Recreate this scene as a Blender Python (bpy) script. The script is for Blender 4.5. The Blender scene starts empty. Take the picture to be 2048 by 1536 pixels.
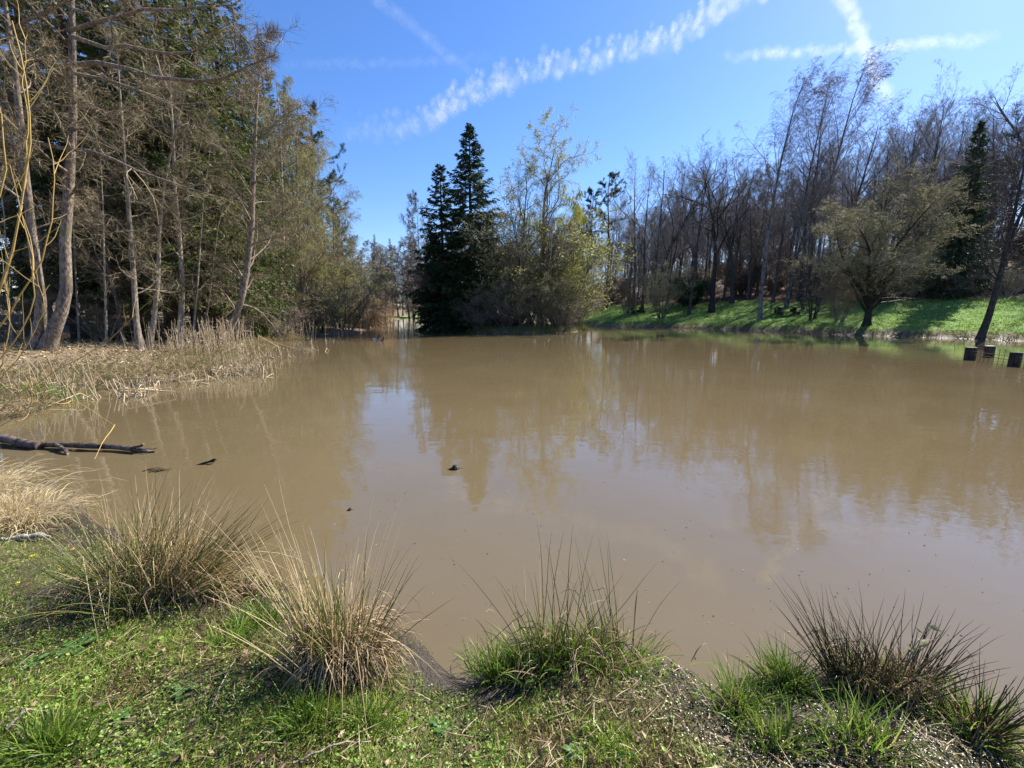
import bpy, math, numpy as np
from mathutils import Vector
scene = bpy.context.scene
COL = scene.collection
R = math.radians

# ------------------------------------------------------------------ camera
F_PX, PITCH, CZ = 830.0, R(9.97), 1.90          # focal length in photo pixels (2048 wide), tilt down, height above the water
CP, SP = math.cos(PITCH), math.sin(PITCH)
cam = bpy.data.cameras.new('camera')
cam.sensor_width = 36.0
cam.lens = F_PX / 2048 * 36.0
cam.clip_start, cam.clip_end = 0.05, 30000
cam_ob = bpy.data.objects.new('camera', cam)
COL.objects.link(cam_ob)
cam_ob.location = (0, 0, CZ)
cam_ob.rotation_euler = (R(90) - PITCH, 0, 0)
scene.camera = cam_ob

# ------------------------------------------------------------------ world, sun, exposure
SUN_AZ, SUN_EL = R(52), R(42)                   # azimuth clockwise from the view direction (+Y)
world = bpy.data.worlds.new('World')
scene.world = world
world.use_nodes = True
wn, wl = world.node_tree.nodes, world.node_tree.links
wn.clear()
sky = wn.new('ShaderNodeTexSky')
sky.sky_type = 'NISHITA'
sky.sun_disc = False
sky.sun_elevation = SUN_EL
sky.sun_rotation = SUN_AZ
sky.altitude = 300
sky.air_density = 1.15
sky.dust_density = 0.35
sky.ozone_density = 4.0
hsv = wn.new('ShaderNodeHueSaturation')
hsv.inputs['Saturation'].default_value = 1.18
bg = wn.new('ShaderNodeBackground')
bg.inputs['Strength'].default_value = 0.083
wo = wn.new('ShaderNodeOutputWorld')
wl.new(sky.outputs[0], hsv.inputs['Color'])
tint = wn.new('ShaderNodeMix')
tint.data_type, tint.blend_type = 'RGBA', 'MULTIPLY'
tint.inputs[0].default_value = 1.0
tint.inputs[7].default_value = (.92, .90, 1.08, 1)
wl.new(hsv.outputs[0], tint.inputs[6])
wl.new(tint.outputs[2], bg.inputs['Color'])
wl.new(bg.outputs[0], wo.inputs[0])

sl = bpy.data.lights.new('sun', 'SUN')
sl.energy = 5.0
sl.angle = R(0.53)
sl.color = (1.0, 0.93, 0.82)
sun = bpy.data.objects.new('sun', sl)
COL.objects.link(sun)
SUNDIR = Vector((math.sin(SUN_AZ) * math.cos(SUN_EL), math.cos(SUN_AZ) * math.cos(SUN_EL), math.sin(SUN_EL)))
sun.rotation_euler = SUNDIR.to_track_quat('Z', 'Y').to_euler()
sun.location = (20, 15, 40)

vs = scene.view_settings
vs.view_transform = 'Standard'
vs.look = 'None'
vs.exposure = 1.25
vs.gamma = 1.0
cy = scene.cycles
cy.max_bounces, cy.diffuse_bounces, cy.glossy_bounces = 6, 3, 3
cy.transmission_bounces, cy.transparent_max_bounces = 4, 128
cy.sample_clamp_indirect = 6.0
cy.use_denoising = True
cy.denoiser = 'OPENIMAGEDENOISE'
cy.denoising_input_passes = 'RGB_ALBEDO_NORMAL'
cy.denoising_prefilter = 'ACCURATE'

# ------------------------------------------------------------------ picture <-> place
def ray(px, py):
    u = -(py - 768) / F_PX
    return np.array([(px - 1024) / F_PX, CP + u * SP, -SP + u * CP])
def at(px, py, z=0.0):                           # the point at height z seen at a photo pixel
    d = ray(px, py)
    return np.array([0, 0, CZ]) + d * ((z - CZ) / d[2])
def atY(px, py, Y):                              # the point at depth Y seen at a photo pixel
    d = ray(px, py)
    return np.array([0, 0, CZ]) + d * (Y / d[1])

# ------------------------------------------------------------------ mesh helpers
def norm(v):
    return v / np.maximum(np.linalg.norm(v, axis=-1, keepdims=True), 1e-9)

class MB:
    """Collects quads and triangles as arrays and links them as one mesh."""
    def __init__(self):
        self.v, self.q, self.t, self.n = [], [], [], 0
    def add(self, v, q=None, t=None, m=0, smooth=True):
        v = np.asarray(v, float).reshape(-1, 3)
        if q is not None and len(q):
            self.q.append((np.asarray(q, int).reshape(-1, 4) + self.n, m, smooth))
        if t is not None and len(t):
            self.t.append((np.asarray(t, int).reshape(-1, 3) + self.n, m, smooth))
        self.v.append(v)
        self.n += len(v)
        return self
    def mesh(self, name, mats):
        me = bpy.data.meshes.new(name)
        V = np.concatenate(self.v) if self.v else np.zeros((0, 3))
        lp, tot, mi, sm = [], [], [], []
        for arr, k in ((self.q, 4), (self.t, 3)):
            for f, m, s in arr:
                lp.append(f.ravel()); tot.append(np.full(len(f), k)); mi.append(np.full(len(f), m)); sm.append(np.full(len(f), s))
        lp, tot, mi, sm = (np.concatenate(a) for a in (lp, tot, mi, sm))
        me.vertices.add(len(V)); me.vertices.foreach_set('co', V.astype(np.float32).ravel())
        me.loops.add(len(lp)); me.loops.foreach_set('vertex_index', lp.astype(np.int32))
        me.polygons.add(len(tot))
        me.polygons.foreach_set('loop_start', (np.cumsum(tot) - tot).astype(np.int32))
        me.polygons.foreach_set('loop_total', tot.astype(np.int32))
        me.polygons.foreach_set('material_index', mi.astype(np.int32))
        me.polygons.foreach_set('use_smooth', sm.astype(bool))
        for m in (mats if isinstance(mats, (list, tuple)) else [mats]):
            me.materials.append(m)
        me.update(calc_edges=True)
        return me

def frames(pts):
    t = np.gradient(pts, axis=1)
    t = norm(t)
    mean = norm(pts[:, -1] - pts[:, 0])
    ref = np.where(np.abs(mean[:, 2:3]) > 0.8, np.array([[1., 0.13, 0]]), np.array([[0., 0.1, 1.]]))
    u = norm(np.cross(t, ref[:, None, :]))
    return t, u, np.cross(t, u)

def tubes(mb, pts, rad, sides=5, m=0, cap=False):
    N, K, _ = pts.shape
    _, u, v = frames(pts)
    a = np.arange(sides) * 2 * np.pi / sides
    V = pts[:, :, None, :] + rad[:, :, None, None] * (np.cos(a)[None, None, :, None] * u[:, :, None, :] + np.sin(a)[None, None, :, None] * v[:, :, None, :])
    idx = np.arange(N * K * sides).reshape(N, K, sides)
    A, B = idx[:, :-1], idx[:, 1:]
    q = np.stack([A, np.roll(A, -1, 2), np.roll(B, -1, 2), B], -1)
    mb.add(V, q, m=m)
    if cap:
        for n in range(N):
            for k in (0, K - 1):
                ring = V[n, k]
                c = ring.mean(0)
                tri = [(0, 1 + i, 1 + (i + 1) % sides) if k else (0, 1 + (i + 1) % sides, 1 + i) for i in range(sides)]
                mb.add(np.vstack([c, ring]), t=tri, m=m, smooth=False)

def ribbons(mb, pts, w, rg, m=0, nrm=None):
    """Flat tapering blades, half width w (N,K); the last point closes to a tip."""
    N, K, _ = pts.shape
    t = norm(np.gradient(pts, axis=1))
    r = norm(rg.normal(size=(N, 1, 3))) if nrm is None else nrm[:, None, :]
    u = norm(np.cross(t, r))
    V = np.stack([pts - u * w[:, :, None], pts + u * w[:, :, None]], 2)
    idx = np.arange(N * K * 2).reshape(N, K, 2)
    A, B = idx[:, :-1], idx[:, 1:]
    mb.add(V, np.stack([A[..., 0], A[..., 1], B[..., 1], B[..., 0]], -1), m=m)

def grow(rg, P, D, L, K, wig=0.1, up=0.0, up2=0.0):
    pts, d = [P], D
    for k in range(K):
        g = up + (up2 - up) * k / max(K - 1, 1)
        d = norm(d + rg.normal(0, wig, d.shape) + np.array([0, 0, 1.]) * g)
        P = P + d * (L / K)[:, None]
        pts.append(P)
    return np.stack(pts, 1)

def spots(rg, pts, rad, n, t0=0.2, t1=1.0, jit=1.0):
    """n positions along every branch: point, tangent, radius, parameter, branch index."""
    N, K, _ = pts.shape
    s = (np.arange(n)[None] + 0.5 + (rg.random((N, n)) - 0.5) * jit) / n
    t = t0 + (t1 - t0) * s
    f = t * (K - 1)
    i = np.clip(f.astype(int), 0, K - 2)
    w = (f - i)[..., None]
    b = np.arange(N)[:, None]
    p = pts[b, i] * (1 - w) + pts[b, i + 1] * w
    d = norm(pts[b, i + 1] - pts[b, i])
    r = rad[b, i] * (1 - w[..., 0]) + rad[b, i + 1] * w[..., 0]
    bi = np.repeat(np.arange(N), n)
    return p.reshape(-1, 3), d.reshape(-1, 3), r.ravel(), t.ravel(), bi

def fork(rg, d, ang, var, flat=0.0):
    """Directions leaving d at ang +- var degrees, round a random azimuth (flat: pressed to the horizontal)."""
    r = rg.normal(size=d.shape)
    r[:, 2] *= (1 - flat)
    s = norm(r - d * np.sum(r * d, 1, keepdims=True))
    a = np.radians(ang + rg.normal(0, var, len(d)))[:, None]
    return norm(d * np.cos(a) + s * np.sin(a))

def leaves(mb, P, D, size, rg, m=0, wid=0.4, n_tri=False, droop=0.0):
    """Diamond leaves at P pointing along D."""
    N = len(P)
    s = size * rg.uniform(0.6, 1.3, (N, 1))
    D = norm(D + np.array([0, 0, -droop]))
    u = norm(np.cross(D, rg.normal(size=(N, 3))))
    n = np.cross(D, u)
    V = np.stack([P, P + D * s * .5 + u * s * wid * .5 + n * s * .08, P + D * s, P + D * s * .5 - u * s * wid * .5 + n * s * .08], 1)
    mb.add(V, np.arange(N * 4).reshape(N, 4), m=m, smooth=False)

def fronds(mb, P, D, L, W, rg, m=0):
    """Tapering triangles (needle sprays)."""
    N = len(P)
    u = norm(np.cross(D, rg.normal(size=(N, 3))))
    W = np.broadcast_to(W, (N,))[:, None]
    V = np.stack([P - u * W, P + u * W, P + D * L[:, None]], 1)
    mb.add(V, t=np.arange(N * 3).reshape(N, 3), m=m, smooth=False)

# ------------------------------------------------------------------ materials
MATS = {}
class NT:
    def __init__(self, name):
        self.m = bpy.data.materials.new(name); self.m.use_nodes = True
        self.t = self.m.node_tree; self.t.nodes.clear()
        self.out = self.t.nodes.new('ShaderNodeOutputMaterial')
        MATS[name] = self.m
    def n(self, typ, **kw):
        nd = self.t.nodes.new('ShaderNode' + typ)
        ins = kw.pop('ins', {})
        for k, v in kw.items(): setattr(nd, k, v)
        for k, v in ins.items():
            if isinstance(v, bpy.types.NodeSocket): self.t.links.new(v, nd.inputs[k])
            else: nd.inputs[k].default_value = v
        return nd
    def noise(self, scale, detail=3, rough=0.55, vec=None, dist=0.0):
        nd = self.n('TexNoise', ins={'Scale': scale, 'Detail': detail, 'Roughness': rough, 'Distortion': dist})
        if vec is not None: self.t.links.new(vec, nd.inputs['Vector'])
        return nd.outputs['Fac']
    def ramp(self, fac, stops, interp='LINEAR'):
        nd = self.n('ValToRGB'); cr = nd.color_ramp; cr.interpolation = interp
        while len(cr.elements) < len(stops): cr.elements.new(0.5)
        for e, (p, c) in zip(cr.elements, stops):
            e.position = p
            e.color = (c, c, c, 1) if isinstance(c, (int, float)) else (*c, 1)
        self.t.links.new(fac, nd.inputs[0])
        return nd.outputs[0]
    def mix(self, f, a, b, mode='MIX'):
        nd = self.n('Mix', data_type='RGBA', blend_type=mode)
        for k, v in ((0, f), (6, a), (7, b)):
            if isinstance(v, bpy.types.NodeSocket): self.t.links.new(v, nd.inputs[k])
            else: nd.inputs[k].default_value = v if k == 0 else (*v, 1) if len(v) == 3 else v
        return nd.outputs[2]
    def math(self, op, a, b=0.0):
        nd = self.n('Math', operation=op)
        for k, v in ((0, a), (1, b)):
            if isinstance(v, bpy.types.NodeSocket): self.t.links.new(v, nd.inputs[k])
            else: nd.inputs[k].default_value = v
        return nd.outputs[0]
    def bump(self, h, strength=0.5, dist=0.02):
        return self.n('Bump', ins={'Strength': strength, 'Distance': dist, 'Height': h}).outputs[0]
    def pos(self, obj=True):
        return self.n('TexCoord').outputs['Object'] if obj else self.n('NewGeometry').outputs['Position']
    def done(self, sh):
        self.t.links.new(sh, self.out.inputs[0]); return self.m

def bark(name, c1, c2, scale=9, rough=0.9, moss=None, bumps=0.7):
    k = NT(name); p = k.pos()
    mp = k.n('Mapping', ins={'Vector': p, 'Scale': (1, 1, .35)}).outputs[0]
    f = k.noise(scale, 5, .65, mp)
    c = k.ramp(f, [(0.40, c1), (0.60, c2)])
    rnd = k.n('ObjectInfo').outputs['Random']
    big = k.noise(1.3, 2, .5, p)
    c = k.mix(k.ramp(big, [(.35, 0.0), (.7, .5)]), c, tuple(x * .62 for x in c1))
    if moss:
        c = k.mix(k.ramp(k.noise(2.3, 4, .6, p), [(.5, 0.0), (.66, .75)]), c, moss)
    v = k.math('ADD', k.math('MULTIPLY', rnd, .5), .75)
    h = k.n('HueSaturation', ins={'Color': c, 'Value': v}).outputs[0]
    b = k.n('BsdfPrincipled', ins={'Base Color': h, 'Roughness': rough, 'Normal': k.bump(f, bumps, .03), 'Specular IOR Level': .2})
    return k.done(b.outputs[0])

def twigs(name, c1, c2):
    k = NT(name)
    r = k.n('NewGeometry').outputs['Random Per Island']
    o = k.n('ObjectInfo').outputs['Random']
    c = k.mix(r, c1, c2)
    h = k.n('HueSaturation', ins={'Color': c, 'Value': k.math('ADD', k.math('MULTIPLY', o, .4), .8)}).outputs[0]
    b = k.n('BsdfPrincipled', ins={'Base Color': h, 'Roughness': .7, 'Specular IOR Level': .25})
    return k.done(b.outputs[0])

def leafm(name, stops, trans=.4, rough=.5, spec=.3, objvar=.3):
    k = NT(name)
    r = k.n('NewGeometry').outputs['Random Per Island']
    o = k.n('ObjectInfo').outputs['Random']
    c = k.ramp(r, stops)
    h = k.n('HueSaturation', ins={'Color': c, 'Value': k.math('ADD', k.math('MULTIPLY', o, objvar), 1 - objvar / 2)}).outputs[0]
    b = k.n('BsdfPrincipled', ins={'Base Color': h, 'Roughness': rough, 'Specular IOR Level': spec})
    t = k.n('BsdfTranslucent', ins={'Color': h})
    s = k.n('MixShader', ins={0: trans, 1: b.outputs[0], 2: t.outputs[0]})
    return k.done(s.outputs[0])

M_BEECH = bark('beech_bark', (.055, .045, .042), (.13, .11, .10))
M_OAK = bark('oak_bark', (.030, .025, .022), (.085, .07, .06), 12)
M_ALDER = bark('alder_bark', (.095, .075, .06), (.36, .29, .24), 20, moss=(.16, .15, .09))
M_POLE = bark('pole_bark', (.16, .13, .10), (.42, .36, .28), 14)
M_SPRUCEB = bark('spruce_bark', (.045, .035, .028), (.10, .075, .058), 12)
M_PINEB = bark('pine_bark', (.09, .05, .03), (.25, .13, .075), 10)
M_WILLOWB = bark('willow_bark', (.06, .055, .04), (.15, .135, .10), 12, moss=(.09, .10, .035))
M_TW_BEECH = twigs('beech_twigs', (.108, .100, .098), (.26, .235, .225))
M_TW_BIRCH = twigs('birch_twigs', (.09, .065, .055), (.20, .14, .115))
M_TW_OAK = twigs('oak_twigs', (.035, .03, .028), (.09, .075, .065))
M_TW_ALDER = twigs('alder_twigs', (.085, .070, .042), (.30, .245, .15))
M_TW_BROWN = twigs('brown_twigs', (.105, .09, .076), (.25, .21, .172))
M_TW_SALLOW = twigs('sallow_twigs', (.12, .11, .06), (.28, .25, .15))
M_TW_WILLOW = twigs('willow_twigs', (.13, .12, .055), (.27, .25, .10))
M_SPRUCE = leafm('spruce_needles', [(0, (.034, .050, .013)), (.55, (.088, .120, .030)), (1, (.18, .19, .055))], .3, .55, .3)
M_SPRUCE_DK = leafm('dark_spruce_needles', [(0, (.018, .040, .018)), (.7, (.042, .080, .030)), (1, (.075, .12, .045))], .25, .55, .3)
M_PINE = leafm('pine_needles', [(0, (.018, .038, .016)), (1, (.055, .095, .045))], .15, .5, .3)
M_CATKIN = leafm('birch_catkins', [(0, (.20, .19, .07)), (1, (.50, .45, .20))], .35, .6, .2)
M_CONE = leafm('alder_cones', [(0, (.10, .06, .035)), (1, (.30, .20, .12))], .1, .7, .2)
M_WLEAF = leafm('willow_leaves', [(0, (.30, .34, .06)), (1, (.62, .62, .16))], .6, .5, .2)
M_BUD = leafm('sallow_buds', [(0, (.22, .21, .10)), (1, (.46, .43, .25))], .45, .6, .2)
M_SHLEAF = leafm('shrub_leaves', [(0, (.18, .22, .04)), (1, (.45, .45, .11))], .55, .5, .2)
M_BEECHLEAF = leafm('retained_brown_leaves', [(0, (.13, .09, .062)), (1, (.29, .21, .145))], .35, .7, .1)

def ground_material():
    k = NT('ground_soil'); p = k.pos()
    def attr(a): return k.n('Attribute', attribute_name=a).outputs['Fac']
    n1, n2, n3 = k.noise(.35, 4, .6, p), k.noise(4, 5, .65, p), k.noise(30, 4, .7, p)
    meadow = k.mix(k.ramp(n2, [(.3, 0.0), (.7, 1.0)]), (.075, .16, .026), (.16, .30, .055))
    meadow = k.mix(k.ramp(n1, [(.45, 0.0), (.7, .45)]), meadow, (.20, .24, .085))
    litter = k.mix(k.ramp(n3, [(.3, 0.0), (.7, 1.0)]), (.12, .085, .050), (.30, .235, .145))
    litter = k.mix(k.ramp(n2, [(.4, 0.0), (.68, .7)]), litter, (.10, .065, .04))
    forest = k.mix(k.ramp(n2, [(.3, 0.0), (.7, 1.0)]), (.09, .062, .042), (.22, .155, .105))
    near = k.mix(k.ramp(n2, [(.35, 0.0), (.65, 1.0)]), (.045, .042, .020), (.10, .085, .04))
    mud = k.mix(n3, (.020, .016, .013), (.06, .047, .034))
    c = k.mix(attr('meadow'), litter, meadow)
    c = k.mix(attr('forest'), c, forest)
    c = k.mix(attr('near'), c, near)
    c = k.mix(attr('mud'), c, mud)
    ro = k.math('SUBTRACT', .95, k.math('MULTIPLY', attr('mud'), .55))
    h = k.math('ADD', n2, k.math('MULTIPLY', n3, .5))
    b = k.n('BsdfPrincipled', ins={'Base Color': c, 'Roughness': ro, 'Normal': k.bump(h, .8, .06), 'Specular IOR Level': .3})
    return k.done(b.outputs[0])

def water_material():
    k = NT('muddy_water'); p = k.pos(False)
    mp = k.n('Mapping', ins={'Vector': p, 'Scale': (1.0, 1.6, 1), 'Rotation': (0, 0, .35)}).outputs[0]
    a = k.noise(1.1, 2, .5, mp, .3)
    b = k.noise(5.5, 2, .5, mp, .2)
    c = k.noise(26, 1, .5, mp)
    gust = k.ramp(k.noise(.09, 3, .55, p), [(.48, 0.25), (.62, 1.0)])
    h = k.math('ADD', k.math('MULTIPLY', a, 1.0), k.math('MULTIPLY', b, .22))
    h = k.math('ADD', h, k.math('MULTIPLY', k.math('MULTIPLY', c, .05), gust))
    col = k.mix(k.ramp(k.noise(.5, 4, .6, p), [(.3, 0.0), (.7, 1.0)]), (.120, .092, .048), (.134, .105, .057))
    s = k.n('BsdfPrincipled', ins={'Base Color': col, 'Roughness': .02, 'IOR': 1.33, 'Normal': k.bump(h, 1.0, .0045), 'Specular IOR Level': 1.0})
    return k.done(s.outputs[0])

# ------------------------------------------------------------------ things
def tag(o, label=None, cat=None, group=None, kind=None):
    for k, v in (('label', label), ('category', cat), ('group', group), ('kind', kind)):
        if v: o[k] = v
    return o
def thing(name, loc, label, cat, group=None, rz=0.0, s=1.0, tilt=(0, 0)):
    o = bpy.data.objects.new(name, None)
    o.empty_display_size = .2
    COL.objects.link(o)
    o.location = loc
    o.rotation_euler = (tilt[0], tilt[1], rz)
    o.scale = (s, s, s) if isinstance(s, (int, float)) else s
    return tag(o, label, cat, group)
def obj(name, me, parent=None):
    o = bpy.data.objects.new(name, me)
    COL.objects.link(o)
    if parent: o.parent = parent
    return o
def single(name, mb, mats, label, cat, group=None, loc=None, kind=None):
    o = obj(name, mb.mesh(name, mats))
    if loc is not None: o.location = loc
    return tag(o, label, cat, group, kind)

# ------------------------------------------------------------------ pond and terrain
SHORE_PX = [(-320, 905), (-60, 850), (60, 832), (120, 803), (210, 778), (330, 768), (400, 756), (455, 742), (500, 722), (530, 696), (560, 684),
            (640, 673), (720, 667), (738, 660), (750, 655), (778, 649), (792, 641), (805, 636.5), (850, 634.5), (950, 634), (1050, 641), (1120, 648), (1194, 653), (1325, 655.5),
            (1435, 658.5), (1530, 662), (1632, 668), (1720, 671), (1895, 676), (2048, 682), (2300, 702), (2700, 780)]
NEAR_PX = [(2420, 1500), (2150, 1580), (2050, 1520), (1985, 1462), (1890, 1400), (1800, 1345), (1690, 1362), (1600, 1345), (1520, 1335),
           (1452, 1350), (1420, 1392), (1370, 1340), (1290, 1290), (1150, 1275), (1030, 1295), (985, 1345), (930, 1375), (872, 1330), (820, 1268), (700, 1235), (600, 1215), (540, 1165),
           (440, 1135), (330, 1105), (200, 1060), (140, 1005), (60, 975), (-60, 985), (-320, 1010)]
POND = np.array([at(x, y)[:2] for x, y in SHORE_PX + NEAR_PX])
ISLAND = np.array([[-9.6, 47], [-7.5, 41], [-3.8, 36.2], [-1, 34.4], [2, 34.6], [4.8, 36.5], [7.2, 41], [8.6, 45.5], [8.2, 52], [4, 57], [-3, 58], [-8.4, 54]])

def sdist(P, poly):
    A, B = poly, np.roll(poly, -1, 0)
    best = np.full(len(P), 1e18)
    inside = np.zeros(len(P), bool)
    for a, b in zip(A, B):
        ab = b - a
        t = np.clip(((P - a) @ ab) / (ab @ ab), 0, 1)
        d = P - a - t[:, None] * ab
        best = np.minimum(best, (d * d).sum(1))
        c = (a[1] > P[:, 1]) != (b[1] > P[:, 1])
        if abs(ab[1]) > 1e-12:
            inside ^= c & (P[:, 0] < a[0] + (P[:, 1] - a[1]) * ab[0] / ab[1])
    return np.sqrt(best), inside
def sstep(a, b, x):
    t = np.clip((x - a) / (b - a), 0, 1)
    return t * t * (3 - 2 * t)
def wob(x, y, f, s=0.0):
    return (np.sin(x * f + 1.3 * np.sin(y * f * .7 + s) + s) * np.cos(y * f * 1.1 + 1.7 * np.sin(x * f * .6 + s * 2)))
def terrain(x, y, full=False):
    x, y = np.atleast_1d(np.asarray(x, float)), np.atleast_1d(np.asarray(y, float))
    P = np.stack([x, y], 1)
    dp, ip = sdist(P, POND)
    di, ii = sdist(P, ISLAND)
    land = np.where(ip, np.where(ii, di, -np.minimum(dp, di)), dp)
    land = land + .05 * wob(x, y, 5, .4) + np.clip(np.hypot(x, y) / 40, 0, 1) * .25 * wob(x, y, 1.3, 2)
    az = np.degrees(np.arctan2(x, y))
    nearw = 1 - sstep(5, 9, np.hypot(x * .8, y))
    right = sstep(4, 14, az) * (1 - nearw)
    isl = (ip & ii).astype(float)
    d = np.maximum(land, 0)
    h_near = .05 * sstep(0, .12, d) + .12 * sstep(.1, .7, d) + .10 * sstep(.6, 3, d)
    h_left = .18 * sstep(0, .5, d) + .40 * sstep(.4, 6, d) + .04 * np.maximum(d - 6, 0)
    h_left = np.minimum(h_left, 4.5)
    h_right = .35 * sstep(0, .8, d) + 2.75 * np.clip((d - .6) / 16, 0, 1) ** .9 + .16 * np.maximum(d - 18, 0)
    h_right = np.minimum(h_right, 20)
    h_isl = .35 * sstep(0, 1, d) + .25 * sstep(1, 5, d)
    h = h_left * (1 - right) + h_right * right
    h = h * (1 - nearw) + h_near * nearw
    h = np.where(isl > 0, h_isl, h)
    far = np.clip(np.hypot(x, y) / 30, .0, 1)
    h = h + (.012 * wob(x, y, 9) + .02 * wob(x, y, 3.1, 1)) * sstep(.05, .5, d) + far * (.06 * wob(x, y, 1.1, 3) + .18 * wob(x, y, .21, 1)) * sstep(.5, 5, d)
    bed = -np.minimum(.9, .08 + .30 * np.maximum(-land, 0)) * sstep(0, .12, -land)
    z = np.where(land > 0, h, bed)
    if not full: return z
    forest = right * sstep(15.5, 17.5, d + .8 * wob(x, y, .5)) * (1 - isl)
    meadow = right * (1 - forest) * sstep(.45, 1.3, d + .35 * wob(x, y, 1.7)) * (1 - isl)
    meadow = np.maximum(meadow, ((az < 4) & (az > -19) & (y > 95)) * sstep(.6, 2, d) * (1 - sstep(6, 9, d)) * (1 - isl))
    mud = 1 - sstep(.06, .32, land) * (1 - nearw) - sstep(.12, .50, land + .10 * wob(x, y, 4, 1)) * nearw
    return z, land, dict(meadow=meadow, forest=forest, near=nearw, mud=mud)
def gz(x, y): return float(terrain(x, y)[0])

def warp(n, s, ext, c=0.0):
    u = np.linspace(-1, 1, n)
    k = math.asinh(ext / s)
    return c + s * np.sinh(k * u)
gx, gy = warp(521, 1.3, 420), warp(521, 1.3, 420, 1.8)
GX, GY = np.meshgrid(gx, gy, indexing='ij')
Z, LAND, ZONES = terrain(GX.ravel(), GY.ravel(), True)
nx, ny = GX.shape
idx = np.arange(nx * ny).reshape(nx, ny)
gm = MB().add(np.stack([GX.ravel(), GY.ravel(), Z], 1), np.stack([idx[:-1, :-1], idx[1:, :-1], idx[1:, 1:], idx[:-1, 1:]], -1).reshape(-1, 4))
ground = obj('ground', gm.mesh('ground', ground_material()))
ground['kind'] = 'structure'
for k, v in ZONES.items():
    a = ground.data.attributes.new(k, 'FLOAT', 'POINT')
    a.data.foreach_set('value', v.astype(np.float32))

wx, wy = np.linspace(-60, 75, 10), np.linspace(-4, 125, 10)
WX, WY = np.meshgrid(wx, wy, indexing='ij')
idx = np.arange(100).reshape(10, 10)
wm = MB().add(np.stack([WX.ravel(), WY.ravel(), WX.ravel() * 0], 1), np.stack([idx[:-1, :-1], idx[1:, :-1], idx[1:, 1:], idx[:-1, 1:]], -1).reshape(-1, 4))
water = obj('water', wm.mesh('water', water_material()))
water['kind'] = 'structure'

# ------------------------------------------------------------------ tree kinds
def trunk_rad(R0, K, tip=.08, flare=.55):
    t = np.linspace(0, 1, K)
    return (R0 * ((1 - t) ** .85 * (1 - tip) + tip) * (1 + flare * np.exp(-t * 22)))[None]

def bare_tree(seed, H, R0, limbs, subs, trunk_pts=None, limb_pts=None, K0=16, wig0=.03, fine=.012, leaf=None, stem_r=None, lean=(0, 0), twig_ribbon=True, tubsides=8):
    """Trunk mesh (stem and limbs) and crown mesh (branchlets, twigs, leaves). limbs: dict; subs: list of dicts."""
    rg = np.random.default_rng(seed)
    T, C = MB(), MB()
    stems, rads = [], []
    if trunk_pts is None:
        trunk_pts = [grow(rg, np.zeros((1, 3)), norm(np.array([[lean[0], lean[1], 1.]])), np.array([float(H)]), K0, wig0, .03)[0]]
    allP, allR = [], []
    for si, tp in enumerate(trunk_pts):
        tp = np.asarray(tp)[None]
        rr = trunk_rad(stem_r[si] if stem_r else R0 if len(trunk_pts) == 1 else R0 * rg.uniform(.75, 1), tp.shape[1])
        tubes(T, tp, rr, tubsides)
        stems.append(tp); rads.append(rr)
    for tp, rr in zip(stems, rads):
        p, d, r, t, bi = spots(rg, tp, rr, limbs['n'], limbs['t0'], limbs.get('t1', .98))
        HL = np.linalg.norm(tp[0, -1] - tp[0, 0])
        L = HL * limbs['len'] * limbs['shape']((t - limbs['t0']) / (1 - limbs['t0'])) * rg.uniform(.65, 1.15, len(t))
        D = fork(rg, d, limbs['ang'], limbs['var'])
        if 'pull' in limbs: D = norm(D + np.array(limbs['pull']))
        q = grow(rg, p, D, L, limbs.get('K', 7), limbs['wig'], limbs.get('up', 0), limbs.get('up2', 0))
        lr = np.minimum(r * limbs.get('rr', .5), L * .03 + .01)
        allP.append(q); allR.append(lr[:, None] * np.linspace(1, .18, q.shape[1])[None])
    P, Rr = np.concatenate(allP), np.concatenate(allR)
    if limb_pts is not None:
        for lp, r0 in limb_pts:
            s = np.linspace(0, 1, len(lp)); ss = np.linspace(0, 1, P.shape[1])
            q = np.stack([np.interp(ss, s, np.asarray(lp)[:, c]) for c in range(3)], 1)
            q += rg.normal(0, .06, q.shape) * np.linspace(0, 1, len(q))[:, None]
            P = np.concatenate([P, q[None]]); Rr = np.concatenate([Rr, (r0 * np.linspace(1, .2, len(q)))[None]])
            P = P
    tubes(T, P, Rr, 5)
    for li, s in enumerate(subs):
        last = li == len(subs) - 1
        Ls = np.linalg.norm(P[:, -1] - P[:, 0], axis=1)
        p, d, r, t, bi = spots(rg, P, Rr, s['n'], s.get('t0', .15), 1.0)
        L = np.maximum(Ls[bi], s.get('minp', .6)) * s['len'] * (1.15 - .6 * t) * rg.uniform(.6, 1.3, len(t))
        L = np.minimum(L, s.get('cap', 9) * rg.uniform(.6, 1.1, len(t)))
        D = fork(rg, d, s['ang'], s.get('var', 12))
        q = grow(rg, p, D, L, s.get('K', 4), s['wig'], s.get('up', 0), s.get('up2', s.get('up', 0)))
        rad = np.maximum(np.minimum(r * .6, L * .013), fine)
        Rn = rad[:, None] * np.linspace(1, .35, q.shape[1])[None]
        if last and twig_ribbon: ribbons(C, q, Rn, rg)
        else: tubes(C, q, Rn, 3)
        P, Rr = q, Rn
    if leaf:
        p, d, r, t, bi = spots(rg, P, Rr, leaf['n'], leaf.get('t0', .2), 1.0)
        keep = rg.random(len(p)) < leaf.get('keep', 1)
        leaves(C, p[keep], fork(rg, d[keep], leaf.get('ang', 50), 20), leaf['size'], rg, 1, leaf.get('wid', .4), droop=leaf.get('droop', 0))
    return T, C

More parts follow.
